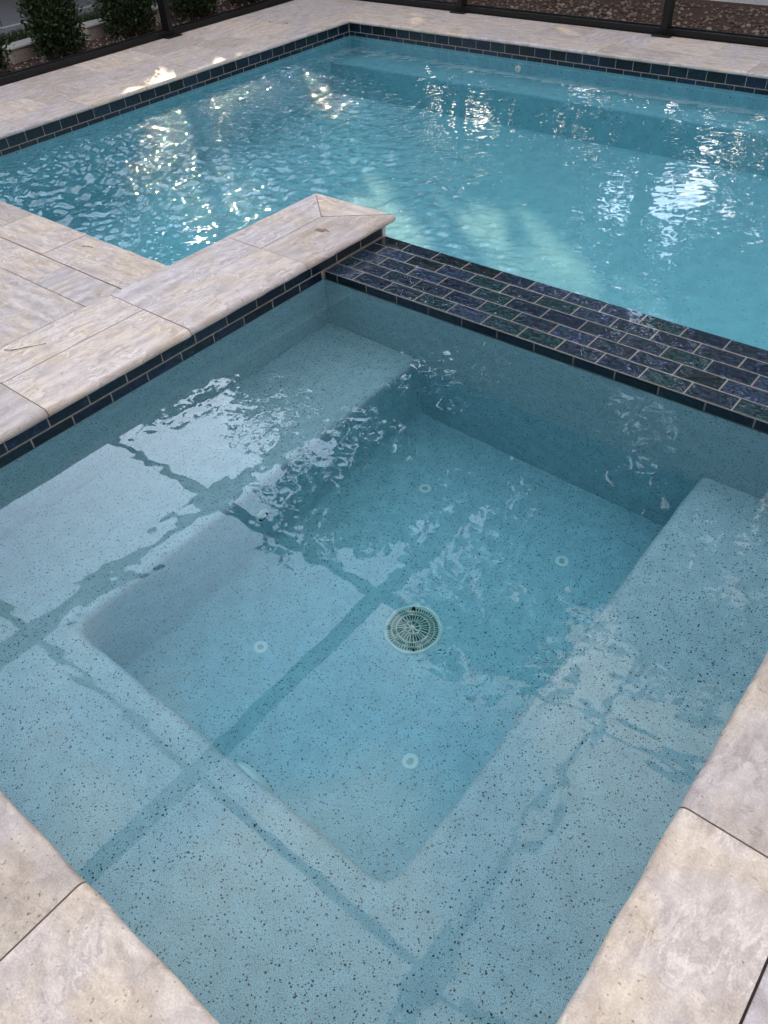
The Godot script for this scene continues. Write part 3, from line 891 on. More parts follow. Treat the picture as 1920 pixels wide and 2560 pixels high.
# ------------------------------------------------------------------ fittings in the water
func build_fittings() -> void:
	var d := thing("main_drain", "round pale plastic drain cover with radial slots on the spa floor", "drain cover", Vector3(-1.068, -0.58, -1.292))
	d.scale = Vector3.ONE * 0.88
	var st := st_new()
	lathe(st, [Vector2(0.112, 0.0), Vector2(0.112, 0.004), Vector2(0.106, 0.009), Vector2(0.102, 0.009), Vector2(0.100, 0.006)], 48)
	put("rim", st.commit(), M["white_plastic"], d)
	st = st_new()
	lathe(st, [Vector2(0.100, 0.001), Vector2(0.0, 0.001)], 40)
	put("sump", st.commit(), M["dark_hole"], d)
	# domed grate: rings and spokes
	var dome := func(r: float) -> float: return 0.006 + 0.016 * (1.0 - pow(r / 0.1, 2.0))
	st = st_new()
	for ring: Vector2 in [Vector2(0.096, 0.100), Vector2(0.079, 0.083), Vector2(0.060, 0.065), Vector2(0.026, 0.030), Vector2(0.0, 0.006)]:
		lathe(st, [Vector2(ring.y, 0.002), Vector2(ring.y, dome.call(ring.y)), Vector2(ring.x, dome.call(ring.x)), Vector2(ring.x, 0.002)], 56)
	put("grate_ring", st.commit(), M["drain_plastic"], d)
	var spoke := func(a: float, r0: float, r1: float, w: float, s: SurfaceTool) -> void:
		var e := Vector3(cos(a), 0, sin(a))
		var n := Vector3(-sin(a), 0, cos(a)) * w / 2.0
		var y0: float = dome.call(r0) - 0.001
		var y1: float = dome.call(r1) - 0.001
		var a0 := e * r0 + Vector3.UP * y0
		var a1 := e * r1 + Vector3.UP * y1
		flat_quad(s, a0 - n, a0 + n, a1 + n, a1 - n, Vector3.UP)
		flat_quad(s, a0 - n, a1 - n, Vector3(a1.x, 0.002, a1.z) - n, Vector3(a0.x, 0.002, a0.z) - n, -n)
		flat_quad(s, a0 + n, a1 + n, Vector3(a1.x, 0.002, a1.z) + n, Vector3(a0.x, 0.002, a0.z) + n, n)
	st = st_new()
	for i in 56:
		spoke.call(TAU * i / 56, 0.064, 0.080, 0.0034, st)
		spoke.call(TAU * (i + 0.5) / 56, 0.082, 0.097, 0.0042, st)
	for i in 28:
		spoke.call(TAU * i / 28, 0.029, 0.061, 0.0036, st)
	for i in 8:
		spoke.call(TAU * i / 8, 0.004, 0.027, 0.0045, st)
	put("grate_spokes", st.commit(), M["drain_plastic"], d)
	for a: float in [0.9, 4.1]:
		st = st_new()
		lathe(st, [Vector2(0.0055, 0.004), Vector2(0.0055, 0.012), Vector2(0.0, 0.0115)], 12, Vector3(cos(a) * 0.094, 0, sin(a) * 0.094))
		put("screw", st.commit(), M["dark_hole"], d)

	var names := ["round white floor jet left of the drain near the seat corner", "round white floor jet nearest the camera, below the drain", "round white floor jet right of the drain by the right bench", "faint round floor jet farthest away under the spillway side"]
	var spots := [Vector3(-1.426, -0.58, -0.929), Vector3(-0.791, -0.58, -0.918), Vector3(-0.818, -0.58, -1.833), Vector3(-1.426, -0.58, -1.836)]
	for k in 4:
		var j := thing("floor_jet", names[k], "floor jet", spots[k], "floor jets round the spa drain")
		j.scale = Vector3.ONE * 0.85
		st = st_new()
		lathe(st, [Vector2(0.030, 0.0), Vector2(0.0295, 0.003), Vector2(0.026, 0.0055), Vector2(0.0, 0.0062)], 32)
		put("cap", st.commit(), M["white_plastic"], j)
		st = st_new()
		var turn := Basis(Vector3.UP, 0.4 + k)
		for a in range(-2, 3):
			for b in range(-2, 3):
				if absi(a) + absi(b) > 3:
					continue
				var c := turn * Vector3(a * 0.0052, 0.0058, b * 0.0046)
				box(st, c - Vector3(0.0016, 0.001, 0.0012), c + Vector3(0.0016, 0.0009, 0.0012))
		put("slot", st.commit(), M["dark_hole"], j)

	var w := thing("wall_jet", "small round wall jet with a dark ring in the left side of the foot well", "wall jet", Vector3(-1.712, -0.345, -1.257))
	w.rotation_degrees = Vector3(0, 0, -90)
	st = st_new()
	lathe(st, [Vector2(0.033, -0.004), Vector2(0.032, 0.004), Vector2(0.027, 0.008), Vector2(0.021, 0.008)], 32)
	put("collar", st.commit(), M["white_plastic"], w)
	st = st_new()
	lathe(st, [Vector2(0.021, 0.008), Vector2(0.020, 0.003), Vector2(0.014, 0.003)], 32)
	put("ring", st.commit(), M["dark_hole"], w)
	st = st_new()
	lathe(st, [Vector2(0.014, 0.003), Vector2(0.013, 0.009), Vector2(0.0, 0.011)], 24)
	put("eyeball", st.commit(), M["white_plastic"], w)

	var s := thing("suction_cover", "white slotted cover just showing past the lip of the near seat", "suction cover", Vector3(-1.05, -0.40, -0.545))
	s.rotation_degrees = Vector3(-90, 0, 0)
	st = st_new()
	lathe(st, [Vector2(0.075, -0.006), Vector2(0.074, 0.010), Vector2(0.064, 0.022), Vector2(0.0, 0.030)], 40)
	put("dome", st.commit(), M["white_plastic"], s)
	st = st_new()
	for i in 18:
		var e := Vector3(cos(TAU * i / 18), 0, sin(TAU * i / 18))
		box(st, e * 0.060 + Vector3(-0.003, 0.0215, -0.003), e * 0.060 + Vector3(0.003, 0.0255, 0.003))
	put("slot", st.commit(), M["dark_hole"], s)

	var f := thing("pool_return", "pale blue return fitting under water on the far pool wall", "pool fitting", Vector3(-4.18, -0.222, POOL_Z + 0.002))
	f.rotation_degrees = Vector3(90, 0, 0)
	st = st_new()
	lathe(st, [Vector2(0.030, 0.0), Vector2(0.028, 0.010), Vector2(0.012, 0.014)], 28)
	put("collar", st.commit(), M["white_plastic"], f)
	st = st_new()
	lathe(st, [Vector2(0.012, 0.014), Vector2(0.008, 0.006), Vector2(0.0, 0.006)], 20)
	put("nozzle", st.commit(), M["drain_plastic"], f)

# ------------------------------------------------------------------ the house behind the camera
func build_house() -> void:
	var h := thing("house", "low stucco house with a deep shaded porch, behind the photographer", "house")
	var stucco := world_mapped(mat(Color(0.62, 0.58, 0.52), 0.9, ramp_tex(96, 256, 0.1, [Color(0.92, 0.92, 0.92), Color(1, 1, 1)])), 2.0)
	put("porch_floor", box_mesh(Vector3(-9.0, 0.0, 2.3), Vector3(8.0, 0.34, 6.6)), M["concrete"], h)
	put("wall", box_mesh(Vector3(-9.0, 0.345, 6.61), Vector3(8.0, 3.2, 6.9)), stucco, h)
	put("wall", box_mesh(Vector3(-9.4, -0.3, 2.3), Vector3(-9.005, 3.2, 6.9)), stucco, h)
	put("wall", box_mesh(Vector3(8.005, -0.3, 2.3), Vector3(8.4, 3.2, 6.9)), stucco, h)
	var st := st_new()
	flat_quad(st, Vector3(-10.0, 3.25, 1.9), Vector3(9.0, 3.25, 1.9), Vector3(9.0, 6.6, 9.5), Vector3(-10.0, 6.6, 9.5), Vector3(0, 1, -0.5))
	flat_quad(st, Vector3(-10.0, 3.25, 17.0), Vector3(9.0, 3.25, 17.0), Vector3(9.0, 6.6, 9.5), Vector3(-10.0, 6.6, 9.5), Vector3(0, 1, 0.5))
	put("roof", st.commit(), world_mapped(mat(Color(0.30, 0.27, 0.25), 0.9), 1.0), h)
	put("soffit", box_mesh(Vector3(-9.9, 3.16, 1.95), Vector3(8.9, 3.2, 7.0)), stucco, h)
	put("fascia", box_mesh(Vector3(-10.0, 3.02, 1.86), Vector3(9.0, 3.24, 1.9)), M["bronze"], h)
	for x: float in [-6.2, -0.4, 5.0]:
		put("column", box_mesh(Vector3(x - 0.2, 0.345, 2.35), Vector3(x + 0.2, 3.155, 2.75), 0.01), stucco, h)
	var glass := mat(Color(0.05, 0.06, 0.07), 0.05)
	for x: float in [-5.0, -2.6, 2.4]:
		var f := put("sliding_door", box_mesh(Vector3(x - 1.1, 0.35, 6.55), Vector3(x + 1.1, 2.55, 6.605)), M["bronze"], h)
		put("pane", box_mesh(Vector3(x - 1.02, 0.43, 6.54), Vector3(x + 1.02, 2.47, 6.548)), glass, f)

# ------------------------------------------------------------------ small litter on the stone
func build_litter() -> void:
	var brown := mat(Color(0.34, 0.25, 0.20), 0.9)
	var twigs := [["curved brown twig lying on the raised spa coping at the left edge", [Vector3(-2.614, SPA_TOP + 0.003, -0.989), Vector3(-2.585, SPA_TOP + 0.004, -1.005), Vector3(-2.565, SPA_TOP + 0.003, -1.041), Vector3(-2.525, SPA_TOP + 0.003, -1.100)]],
		["fine dark twig on the left deck coping beside the pool", [Vector3(-3.974, 0.003, -2.125), Vector3(-3.945, 0.004, -2.142), Vector3(-3.912, 0.003, -2.145)]],
		["forked twig on the far deck strip behind the pool corner", [Vector3(-5.668, 0.003, -7.238), Vector3(-5.60, 0.006, -7.25), Vector3(-5.50, 0.004, -7.225), Vector3(-5.367, 0.003, -7.235)]]]
	for t in twigs:
		var o := thing("twig", t[0], "twig", t[1][0])
		var st := st_new()
		var pts: Array = t[1].map(func(p: Vector3) -> Vector3: return p - t[1][0])
		var radii := []
		for k in pts.size():
			radii.append(0.0022 - 0.0003 * k)
		tube(st, pts, radii, 6)
		put("stem", st.commit(), brown, o)
	var leaf := mat(Color(0.40, 0.30, 0.22), 0.8)
	var spots := [["small dry leaf on the far left deck, the farther of two near the corner", Vector3(-6.857, 0.004, -6.441), 0.6], ["small dry leaf on the far left deck nearer the pool corner", Vector3(-6.655, 0.004, -6.434), 2.1], ["tiny dry leaf on the left deck coping midway along the pool", Vector3(-6.478, 0.004, -4.679), 4.0]]
	for t in spots:
		var o := thing("dry_leaf", t[0], "leaf", t[1], "dry leaves on the left deck")
		o.rotation.y = t[2]
		put("blade", leaf_mesh(0.05, 0.024), leaf, o)

# ------------------------------------------------------------------ screen enclosure
func build_cage() -> void:
	var c := thing("screen_enclosure", "dark bronze aluminium frame of the pool screen enclosure", "screen enclosure")
	var bv := 0.003
	var yt := 4.15
	# base rails, each with a raised outer lip
	for r in [[Vector3(CAGE_X - 0.03, 0.001, CAGE_Z - 0.03), Vector3(CAGE_X + 0.035, 0.052, 2.0)], [Vector3(CAGE_X + 0.036, 0.001, CAGE_Z - 0.03), Vector3(4.6, 0.052, CAGE_Z + 0.035)]]:
		put("base_rail", box_mesh(r[0], r[1], bv), M["bronze"], c)
	put("rail_lip", box_mesh(Vector3(CAGE_X - 0.026, 0.0525, CAGE_Z), Vector3(CAGE_X - 0.006, 0.062, 2.0), 0.002), M["bronze"], c)
	put("rail_lip", box_mesh(Vector3(CAGE_X + 0.04, 0.0525, CAGE_Z - 0.026), Vector3(4.6, 0.062, CAGE_Z - 0.006), 0.002), M["bronze"], c)
	for z: float in [0.9, -1.24, -3.39, -5.54]:
		put("post", box_mesh(Vector3(CAGE_X - 0.024, 0.053, z - 0.026), Vector3(CAGE_X + 0.085, yt - 0.21, z + 0.026), bv), M["bronze"], c)
		put("foot_plate", box_mesh(Vector3(CAGE_X + 0.0355, 0.002, z - 0.09), Vector3(CAGE_X + 0.125, 0.012, z + 0.09), 0.002), M["bronze"], c)
	for x: float in [-5.31, -3.16, -1.01, 1.14, 3.29]:
		put("post", box_mesh(Vector3(x - 0.026, 0.053, CAGE_Z - 0.024), Vector3(x + 0.026, yt - 0.21, CAGE_Z + 0.085), bv), M["bronze"], c)
		put("foot_plate", box_mesh(Vector3(x - 0.085, 0.002, CAGE_Z + 0.0355), Vector3(x + 0.085, 0.012, CAGE_Z + 0.125), 0.002), M["bronze"], c)
		put("roof_beam", box_mesh(Vector3(x - 0.026, yt - 0.20, CAGE_Z + 0.03), Vector3(x + 0.026, yt, 2.0), bv), M["bronze"], c)
	put("corner_post", box_mesh(Vector3(CAGE_X - 0.03, 0.063, CAGE_Z - 0.03), Vector3(CAGE_X + 0.03, yt - 0.21, CAGE_Z + 0.03), bv), M["bronze"], c)
	put("eave_beam", box_mesh(Vector3(CAGE_X - 0.03, yt - 0.205, CAGE_Z - 0.03), Vector3(CAGE_X + 0.03, yt - 0.10, 2.0), bv), M["bronze"], c)
	put("eave_beam", box_mesh(Vector3(CAGE_X + 0.031, yt - 0.205, CAGE_Z - 0.03), Vector3(4.6, yt - 0.10, CAGE_Z + 0.029), bv), M["bronze"], c)
	for z: float in [0.9, -1.24, -3.39, -5.54]:
		var x0 := CAGE_X + 0.032
		for x: float in [-5.31, -3.16, -1.01, 1.14, 3.29]:
			put("purlin", box_mesh(Vector3(x0, yt - 0.12, z - 0.025), Vector3(x - 0.028, yt - 0.03, z + 0.025), bv), M["bronze"], c)
			x0 = x + 0.028

# ------------------------------------------------------------------ planting and street
func leaf_mesh(l: float, w: float) -> ArrayMesh:
	var st := st_new()
	var n := Vector3(0, 1, 0)
	var a := Vector3(0, 0, 0)
	var b := Vector3(-w / 2, 0.08 * l, l * 0.45)
	var c := Vector3(0, 0.0, l)
	var d := Vector3(w / 2, 0.08 * l, l * 0.45)
	var m := Vector3(0, 0, l * 0.45)
	tri(st, [a, b, m], [n, n, n], [Vector2.ZERO, Vector2.ZERO, Vector2.ZERO])
	tri(st, [b, c, m], [n, n, n], [Vector2.ZERO, Vector2.ZERO, Vector2.ZERO])
	tri(st, [a, m, d], [n, n, n], [Vector2.ZERO, Vector2.ZERO, Vector2.ZERO])
	tri(st, [m, c, d], [n, n, n], [Vector2.ZERO, Vector2.ZERO, Vector2.ZERO])
	return st.commit()

func scatter(called: String, parent: Node, mesh: Mesh, m: Material, places: Array, colors: Array) -> void:
	var mm := MultiMesh.new()
	mm.transform_format = MultiMesh.TRANSFORM_3D
	mm.use_colors = true
	mm.mesh = mesh
	mm.instance_count = places.size()
	for i in places.size():
		mm.set_instance_transform(i, places[i])
		mm.set_instance_color(i, colors[i])
	var o := MultiMeshInstance3D.new()
	o.name = called
	o.multimesh = mm
	o.material_override = m
	o.set_meta("kind", "stuff")
	parent.add_child(o, true)

func rand_dir(r: RandomNumberGenerator) -> Vector3:
	var z := r.randf_range(-1, 1)
	var a := r.randf() * TAU
	return Vector3(sqrt(1 - z * z) * cos(a), z, sqrt(1 - z * z) * sin(a))

func build_shrubs() -> void:
	var lm := leaf_mesh(0.042, 0.022)
	var words := ["dense dark green shrub at the left edge of the frame beyond the rail", "taller upright dark shrub behind the first pale edging block", "broad dark shrub left of the corner-side post, behind the rail", "dark shrub half hidden behind the left enclosure post", "last dark shrub along the rail before the far corner", "dark shrub out of view beside the left deck", "second dark shrub out of view beside the left deck"]
	var spots := [[-8.28, -3.98, 0.74, 0.23], [-8.22, -4.84, 0.88, 0.21], [-8.32, -5.78, 0.90, 0.26], [-8.30, -6.66, 0.85, 0.23], [-8.35, -7.50, 0.85, 0.23], [-8.28, -3.15, 0.78, 0.26], [-8.28, -2.3, 0.8, 0.26]]
	for i in spots.size():
		var r := RandomNumberGenerator.new()
		r.seed = 700 + i
		var s := thing("shrub", words[i], "shrub", Vector3(spots[i][0], -0.13, spots[i][1]), "dark shrubs along the enclosure")
		var st := st_new()
		for k in 7:
			var a := TAU * k / 7 + r.randf()
			var top := Vector3(cos(a) * 0.16, spots[i][2] * 0.75, sin(a) * 0.16)
			tube(st, [Vector3(cos(a) * 0.02, 0, sin(a) * 0.02), top * 0.5, top], [0.009, 0.006, 0.003], 5)
		put("stem", st.commit(), M["bark"], s)
		var places := []
		var cols := []
		var h: float = spots[i][2]
		var lump := noise(720 + i, 3.2, 2)
		for k in 9000:
			var y := r.randf()
			var a := r.randf() * TAU
			var e := Vector3(cos(a), 0, sin(a))
			var rad: float = spots[i][3] * (0.55 + 0.45 * sin(PI * clampf(y * 0.85 + 0.22, 0, 1))) * (1.0 + 0.75 * lump.get_noise_3d(e.x, y * 3.0, e.z))
			rad *= pow(r.randf(), 0.22)
			var p := e * rad + Vector3.UP * (0.05 + y * h + r.randf_range(-0.03, 0.05))
			var d := (e * 0.6 + Vector3.UP * r.randf_range(0.1, 1.0) + rand_dir(r) * 0.7).normalized()
			var side := d.cross(rand_dir(r)).normalized()
			var b := Basis(side, side.cross(d).normalized() * -1.0, d).scaled(Vector3.ONE * r.randf_range(0.7, 1.25))
			places.append(Transform3D(b, p))
			var g := r.randf_range(0.55, 1.25)
			cols.append(Color(g, g * r.randf_range(0.9, 1.1), g * 0.8))
		scatter("foliage", s, lm, M["shrub_leaf"], places, cols)

func blob_mesh(seed_: int) -> ArrayMesh:
	# a rounded pebble of about unit size
	var r := RandomNumberGenerator.new()
	r.seed = seed_
	var st := st_new()
	var sc := Vector3(r.randf_range(0.8, 1.2), r.randf_range(0.5, 0.8), r.randf_range(0.7, 1.0))
	var n := noise(seed_, 0.9, 2)
	var seg := 7
	var ring := 4
	var at := func(i: int, j: int) -> Vector3:
		var th := PI * j / ring
		var ph := TAU * (i % seg) / seg
		var d := Vector3(sin(th) * cos(ph), cos(th), sin(th) * sin(ph))
		return d * sc * (0.5 + 0.16 * n.get_noise_3dv(d))
	for i in seg:
		for j in ring:
			var p := [at.call(i, j), at.call(i + 1, j), at.call(i + 1, j + 1), at.call(i, j + 1)]
			quad(st, p, p.map(func(v: Vector3) -> Vector3: return (v / sc / sc).normalized()), [Vector2.ZERO, Vector2.ZERO, Vector2.ZERO, Vector2.ZERO])
	return st.commit()

func build_street() -> void:
	var st := st_new()
	for q: Array in [[-220.0, -7.45, -220.0, 220.0], [4.4, 220.0, -220.0, 220.0], [-7.45, 4.4, -220.0, -7.7], [-7.45, 4.4, 1.1, 220.0]]:   # the pool and its deck lie in the gap
		flat_quad(st, Vector3(q[0], -0.30, q[2]), Vector3(q[1], -0.30, q[2]), Vector3(q[1], -0.30, q[3]), Vector3(q[0], -0.30, q[3]), Vector3.UP)
	structure("ground", st.commit(), M["grass_ground"])
	structure("mulch_bed", box_mesh(Vector3(-8.95, -0.4, -12.0), Vector3(CAGE_X - 0.085, -0.135, 4.0)), M["mulch"], "brown mulch bed along the left enclosure rail")
	structure("pebble_bed", box_mesh(Vector3(CAGE_X - 0.08, -0.4, -9.69), Vector3(6.0, -0.135, CAGE_Z - 0.085)), M["mulch"], "brown mulch bed strewn with river pebbles beyond the far rail")
	structure("lawn", box_mesh(Vector3(-9.62, -0.4, -14.0), Vector3(-8.955, -0.125, 6.0)), M["grass_ground"], "narrow grass strip beside the street")
	structure("curb", box_mesh(Vector3(-9.80, -0.4, -60.0), Vector3(-9.625, -0.165, 40.0), 0.02), M["asphalt"])
	structure("path", box_mesh(Vector3(-7.4, -0.4, -10.9), Vector3(8.0, -0.13, -9.70), 0.01), M["concrete"], "pale concrete path behind the pebble bed")
	structure("road", box_mesh(Vector3(-16.5, -0.4, -60.0), Vector3(-9.805, -0.22, 40.0)), M["asphalt"])
	structure("road_marking", box_mesh(Vector3(-10.60, -0.219, -60.0), Vector3(-10.52, -0.214, 40.0)), M["concrete"])
	# grass blades on the strip
	var r := RandomNumberGenerator.new()
	r.seed = 801
	var places := []
	var cols := []
	for k in 9000:
		var p := Vector3(r.randf_range(-9.66, -8.97), -0.126, r.randf_range(-9.0, -3.0))
		var b := Basis.from_euler(Vector3(-PI / 2 + r.randf_range(-0.6, 0.6), r.randf() * TAU, 0)).scaled(Vector3.ONE * r.randf_range(0.6, 1.3))
		places.append(Transform3D(b, p))
		var dry := smoothstep(-9.3, -9.6, p.x)
		cols.append(Color(0.75, 0.85, 0.4).lerp(Color(2.4, 1.9, 0.9), dry * r.randf_range(0.3, 1.0)) * r.randf_range(0.6, 1.2))
	var grass := Node3D.new()
	grass.name = "grass"
	add_child(grass)
	grass.set_meta("kind", "stuff")
	grass.set_meta("label", "short grass on the strip between the bed and the street")
	scatter("blades", grass, leaf_mesh(0.06, 0.008), M["shrub_leaf"], places, cols)

	# pebbles: on the far bed, and a few between the shrubs
	var pm := []
	for i in 7:
		pm.append(blob_mesh(820 + i))
	var mats := []
	for c: Color in [Color(0.36, 0.28, 0.21), Color(0.28, 0.21, 0.16), Color(0.44, 0.36, 0.28), Color(0.52, 0.46, 0.39), Color(0.33, 0.27, 0.24), Color(0.23, 0.18, 0.14)]:
		mats.append(mat(c, 0.75))
	var bed := struct_node("river_pebbles", "tan and brown river pebbles lying on the far mulch bed")
	for k in 300:
		var p := Vector3(r.randf_range(-5.4, -1.2), -0.125, r.randf_range(-9.0, -7.85))
		p.z -= 0.06 * absf(p.x + 3.0)
		var b := Basis.from_euler(Vector3(r.randf_range(-0.3, 0.3), r.randf() * TAU, r.randf_range(-0.3, 0.3))).scaled(Vector3.ONE * r.randf_range(0.028, 0.062))
		put("pebble", pm[r.randi_range(0, 6)], mats[r.randi_range(0, 5)], bed, Transform3D(b, p))
	places = []
	cols = []
	for k in 3400:
		var p := Vector3(r.randf_range(-7.2, 1.5), -0.128, r.randf_range(-9.5, -7.75))
		var b := Basis.from_euler(Vector3(r.randf_range(-0.4, 0.4), r.randf() * TAU, r.randf_range(-0.4, 0.4))).scaled(Vector3.ONE * r.randf_range(0.016, 0.046))
		places.append(Transform3D(b, p))
		var g := r.randf_range(0.05, 0.20)
		cols.append(Color(g, g * 0.78, g * 0.58))
	var pebble_mat := mat(Color.WHITE, 0.8)
	pebble_mat.vertex_color_use_as_albedo = true
	scatter("small_pebbles", bed, pm[2], pebble_mat, places, cols)
	places = []
	cols = []
	for k in 1500:
		var p := Vector3(r.randf_range(-8.9, -7.5), -0.128, r.randf_range(-8.0, -3.4))
		var b := Basis.from_euler(Vector3(r.randf_range(-0.4, 0.4), r.randf() * TAU, r.randf_range(-0.4, 0.4))).scaled(Vector3.ONE * r.randf_range(0.012, 0.04))
		places.append(Transform3D(b, p))
		var g := r.randf_range(0.08, 0.34)
		cols.append(Color(g, g * 0.82, g * 0.68))
	var litter := Node3D.new()
	litter.name = "leaf_litter"
	add_child(litter)
	litter.set_meta("kind", "stuff")
	litter.set_meta("label", "bark chips and small stones under the dark shrubs")
	scatter("chips", litter, pm[4], pebble_mat, places, cols)

	# limestone edging blocks
	var texts := ["pale flat edging block between the first two shrubs", "pale edging block between the second and third shrubs", "pale edging block left of the dark enclosure post"]
	var at := [[-8.62, -4.64, 0.10], [-8.68, -5.62, -0.08], [-8.70, -6.36, 0.12]]
	for i in 3:
		var b := thing("edging_block", texts[i], "edging block", Vector3(at[i][0], -0.13, at[i][1]), "limestone edging blocks")
		b.rotation.y = at[i][2]
		var bs := st_new()
		box(bs, Vector3(-0.10, -0.02, -0.19), Vector3(0.10, 0.105, 0.19), 0.012)
		put("block", bs.commit(), M["limestone"], b)
		var cs := st_new()
		box(cs, Vector3(-0.112, 0.1055, -0.20), Vector3(0.112, 0.13, 0.20), 0.008)
		put("cap", cs.commit(), M["concrete"], b)

# places on the water (at y = -0.1) that the sun reaches through the gaps between the crowns
var gaps := noise(1600, 0.9, 3)
func sunlit(p: Vector3, soft: float) -> bool:
	var q := p - sun_to * ((p.y - POOL_WATER) / sun_to.y)
	var a := Vector2(q.x, q.z)
	var along := Vector2(-sun_to.x, -sun_to.z).normalized()
	if q.x < -6.40 and q.x > -9.0:
		return false
	for s in [[Vector2(-5.75, -4.1), Vector2(-3.75, -2.8), 0.75], [Vector2(-4.7, -5.2), Vector2(-0.9, -4.0), 0.85], [Vector2(-5.6, -5.3), Vector2(-5.0, -5.2), 0.2], [Vector2(-6.25, -3.0), Vector2(-6.2, -4.6), 0.25], [Vector2(-9.75, -5.1), Vector2(-9.6, -6.6), 0.35]]:
		var c := Geometry2D.get_closest_point_to_segment(a, s[0], s[1])
		var d := (a - c)
		var k := d.dot(along)
		var e := absf(d.dot(along.orthogonal()))
		if sqrt(e * e + k * k * 0.3) < s[2] * soft * (1.0 + 1.1 * gaps.get_noise_2d(q.x, q.z)):
			return true
	return false

func build_trees() -> void:
	var lm := leaf_mesh(0.34, 0.20)
	# [azimuth, distance, height, crown radius, crown base]
	var list := [[58, 17, 8.6, 4.2, 0.8], [44, 18, 15.5, 4.6, 1.5], [30, 15, 17.0, 4.8, 2.0], [14, 15, 16.0, 4.8, 2.0], [-4, 16, 16.0, 4.8, 2.0], [72, 19, 9.0, 4.4, 0.8], [50, 24, 13.5, 5.0, 0.6], [36, 24, 18.0, 4.6, 1.0], [22, 23, 19.0, 4.6, 1.0], [64, 25, 11.5, 5.0, 0.5], [86, 24, 10.0, 4.0, 1.0], [-22, 17, 14.0, 4.5, 2.0], [38, 21, 11.5, 4.2, 0.4], [7, 20, 11.0, 4.2, 0.4]]
	var names := ["broad low tree mirrored where the sun glitters on the pool", "tall tree mirrored at the far left corner of the pool", "tall tree whose crown darkens the far end of the spa water", "tall tree mirrored right of the middle of the pool", "tall tree mirrored at the right edge of the pool", "low spreading tree mirrored beside the clouds in the spa", "tree standing behind, mirrored between the sun glitter and the far corner", "tallest tree, mirrored over the spillway side of the spa", "second tallest tree, mirrored toward the right of the spa", "wide low tree behind the sun glitter, mirrored in the left of the spa", "smallest tree, left of all the others", "tree right of all the others", "bushy low tree filling the gap left of the middle of the pool", "bushy low tree filling the gap at the right of the pool"]
	for i in list.size():
		var t: Array = list[i]
		var az := deg_to_rad(t[0])
		var at := Vector3(-sin(az) * t[1], -0.3, -cos(az) * t[1])
		var tr := thing("street_tree", names[i], "tree", at, "trees mirrored in the water")
		var r := RandomNumberGenerator.new()
		r.seed = 1000 + i
		var h: float = t[2]
		var st := st_new()
		tube(st, [Vector3.ZERO, Vector3(0.1, h * 0.35, 0.05), Vector3(-0.1, h * 0.7, 0.1), Vector3(0, h * 0.95, 0)], [0.26, 0.2, 0.12, 0.03], 10)
		var clumps := []
		for k in (70 if t[0] > 47 and t[0] < 80 else 42):
			var y := lerpf(t[4] + 0.5, h, pow(r.randf(), 0.9))
			var a := r.randf() * TAU
			var f := clampf((y - t[4]) / (h - t[4]), 0.0, 1.0)
			var reach: float = t[3] * (0.35 + 0.75 * sin(PI * clampf(0.18 + f * 0.8, 0, 1))) * r.randf_range(0.45, 1.0)
			var tip := Vector3(cos(a) * reach, y, sin(a) * reach)
			clumps.append([tip, r.randf_range(0.9, 1.7)])
			if k % 2 == 0:
				var from := Vector3(0, maxf(0.5, y - reach * 0.5), 0)
				tube(st, [from, from.lerp(tip, 0.5) + Vector3.UP * 0.2, tip], [0.08, 0.05, 0.015], 6)
		put("trunk", st.commit(), M["bark"], tr)
		var places := []
		var cols := []
		var want := 26000 if t[0] > 47 and t[0] < 80 else (8500 if t[0] > 26 and t[0] < 47 else 7500)
		for k in want:
			var c: Array = clumps[r.randi_range(0, clumps.size() - 1)]
			var p: Vector3 = c[0] + rand_dir(r) * c[1] * pow(r.randf(), 0.45) * Vector3(1.15, 0.75, 1.15)
			if p.y < 0.3 or sunlit(p + at, r.randf_range(0.75, 1.1)):
				continue
			var d := rand_dir(r)
			var side := d.cross(rand_dir(r)).normalized()
			places.append(Transform3D(Basis(side, d.cross(side), d).scaled(Vector3.ONE * r.randf_range(0.7, 1.3)), p))
			var g := r.randf_range(0.6, 1.2)
			cols.append(Color(g, g, g * 0.8))
		scatter("crown", tr, lm, M["leaf"], places, cols)

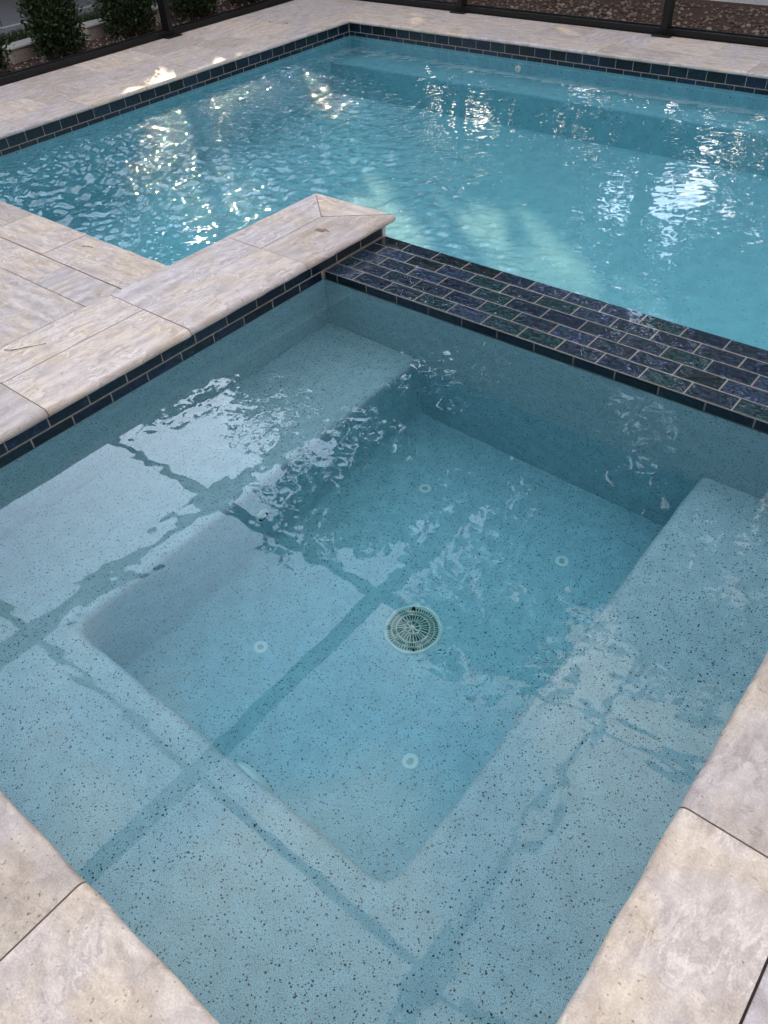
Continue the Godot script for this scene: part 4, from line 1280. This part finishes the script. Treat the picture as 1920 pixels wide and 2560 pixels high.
func build_woods() -> void:
	# far belt of bushes and trees that closes the view at the horizon
	var r := RandomNumberGenerator.new()
	r.seed = 1500
	var places := []
	var cols := []
	var lump := noise(1501, 0.06, 3)
	for k in 26000:
		var a := deg_to_rad(r.randf_range(-60.0, 110.0))
		var d := r.randf_range(38.0, 44.0)
		var p := Vector3(-sin(a) * d, 0, -cos(a) * d)
		p.y = -0.3 + r.randf() * (9.0 + 5.0 * lump.get_noise_2d(p.x, p.z))
		if sunlit(p, 1.2):
			continue
		var e := rand_dir(r)
		var side := e.cross(rand_dir(r)).normalized()
		places.append(Transform3D(Basis(side, e.cross(side), e).scaled(Vector3.ONE * r.randf_range(2.2, 4.0)), p))
		var g := r.randf_range(0.5, 1.1)
		cols.append(Color(g, g, g * 0.8))
	var woods := Node3D.new()
	woods.name = "woods"
	add_child(woods)
	woods.set_meta("kind", "stuff")
	woods.set_meta("label", "far belt of woods mirrored low in the pool")
	scatter("leaves", woods, leaf_mesh(0.34, 0.20), M["leaf"], places, cols)

# ------------------------------------------------------------------
func _ready() -> void:
	rng.seed = 20240
	var az := deg_to_rad(SUN_AZ)
	var el := deg_to_rad(SUN_EL)
	sun_to = Vector3(-sin(az) * cos(el), sin(el), -cos(az) * cos(el))
	var cam := Camera3D.new()
	cam.name = "camera"
	cam.fov = 65.578
	cam.near = 0.05
	cam.far = 500.0
	cam.transform = Transform3D(Basis(Vector3(0.77440472, -0.05173104, -0.63057215), Vector3(-0.40174577, 0.72973633, -0.55324969), Vector3(0.48877159, 0.68176887, 0.54432853)).orthonormalized(), Vector3(0, 1.815, 0))
	add_child(cam)
	var env := Environment.new()
	env.background_mode = Environment.BG_SKY
	env.sky = make_sky()
	env.tonemap_mode = Environment.TONE_MAPPER_LINEAR
	env.tonemap_exposure = 1.96
	env.volumetric_fog_enabled = true
	env.volumetric_fog_density = 0.0
	env.sdfgi_enabled = true
	env.ssao_enabled = true
	env.ssil_enabled = true
	var we := WorldEnvironment.new()
	we.name = "environment"
	we.environment = env
	add_child(we)
	var sun := DirectionalLight3D.new()
	sun.name = "sun"
	sun.light_energy = 1.6
	sun.light_color = Color(1.0, 0.90, 0.74)
	sun.light_angular_distance = 0.5
	sun.shadow_enabled = true
	add_child(sun)
	sun.look_at_from_position(Vector3.ZERO, -sun_to, Vector3.UP)

	make_materials()
	build_street()
	build_spa()
	build_pool()
	build_cage()
	build_house()
	build_trees()
	build_woods()
	build_shrubs()
	build_fittings()
	build_litter()
	build_water()
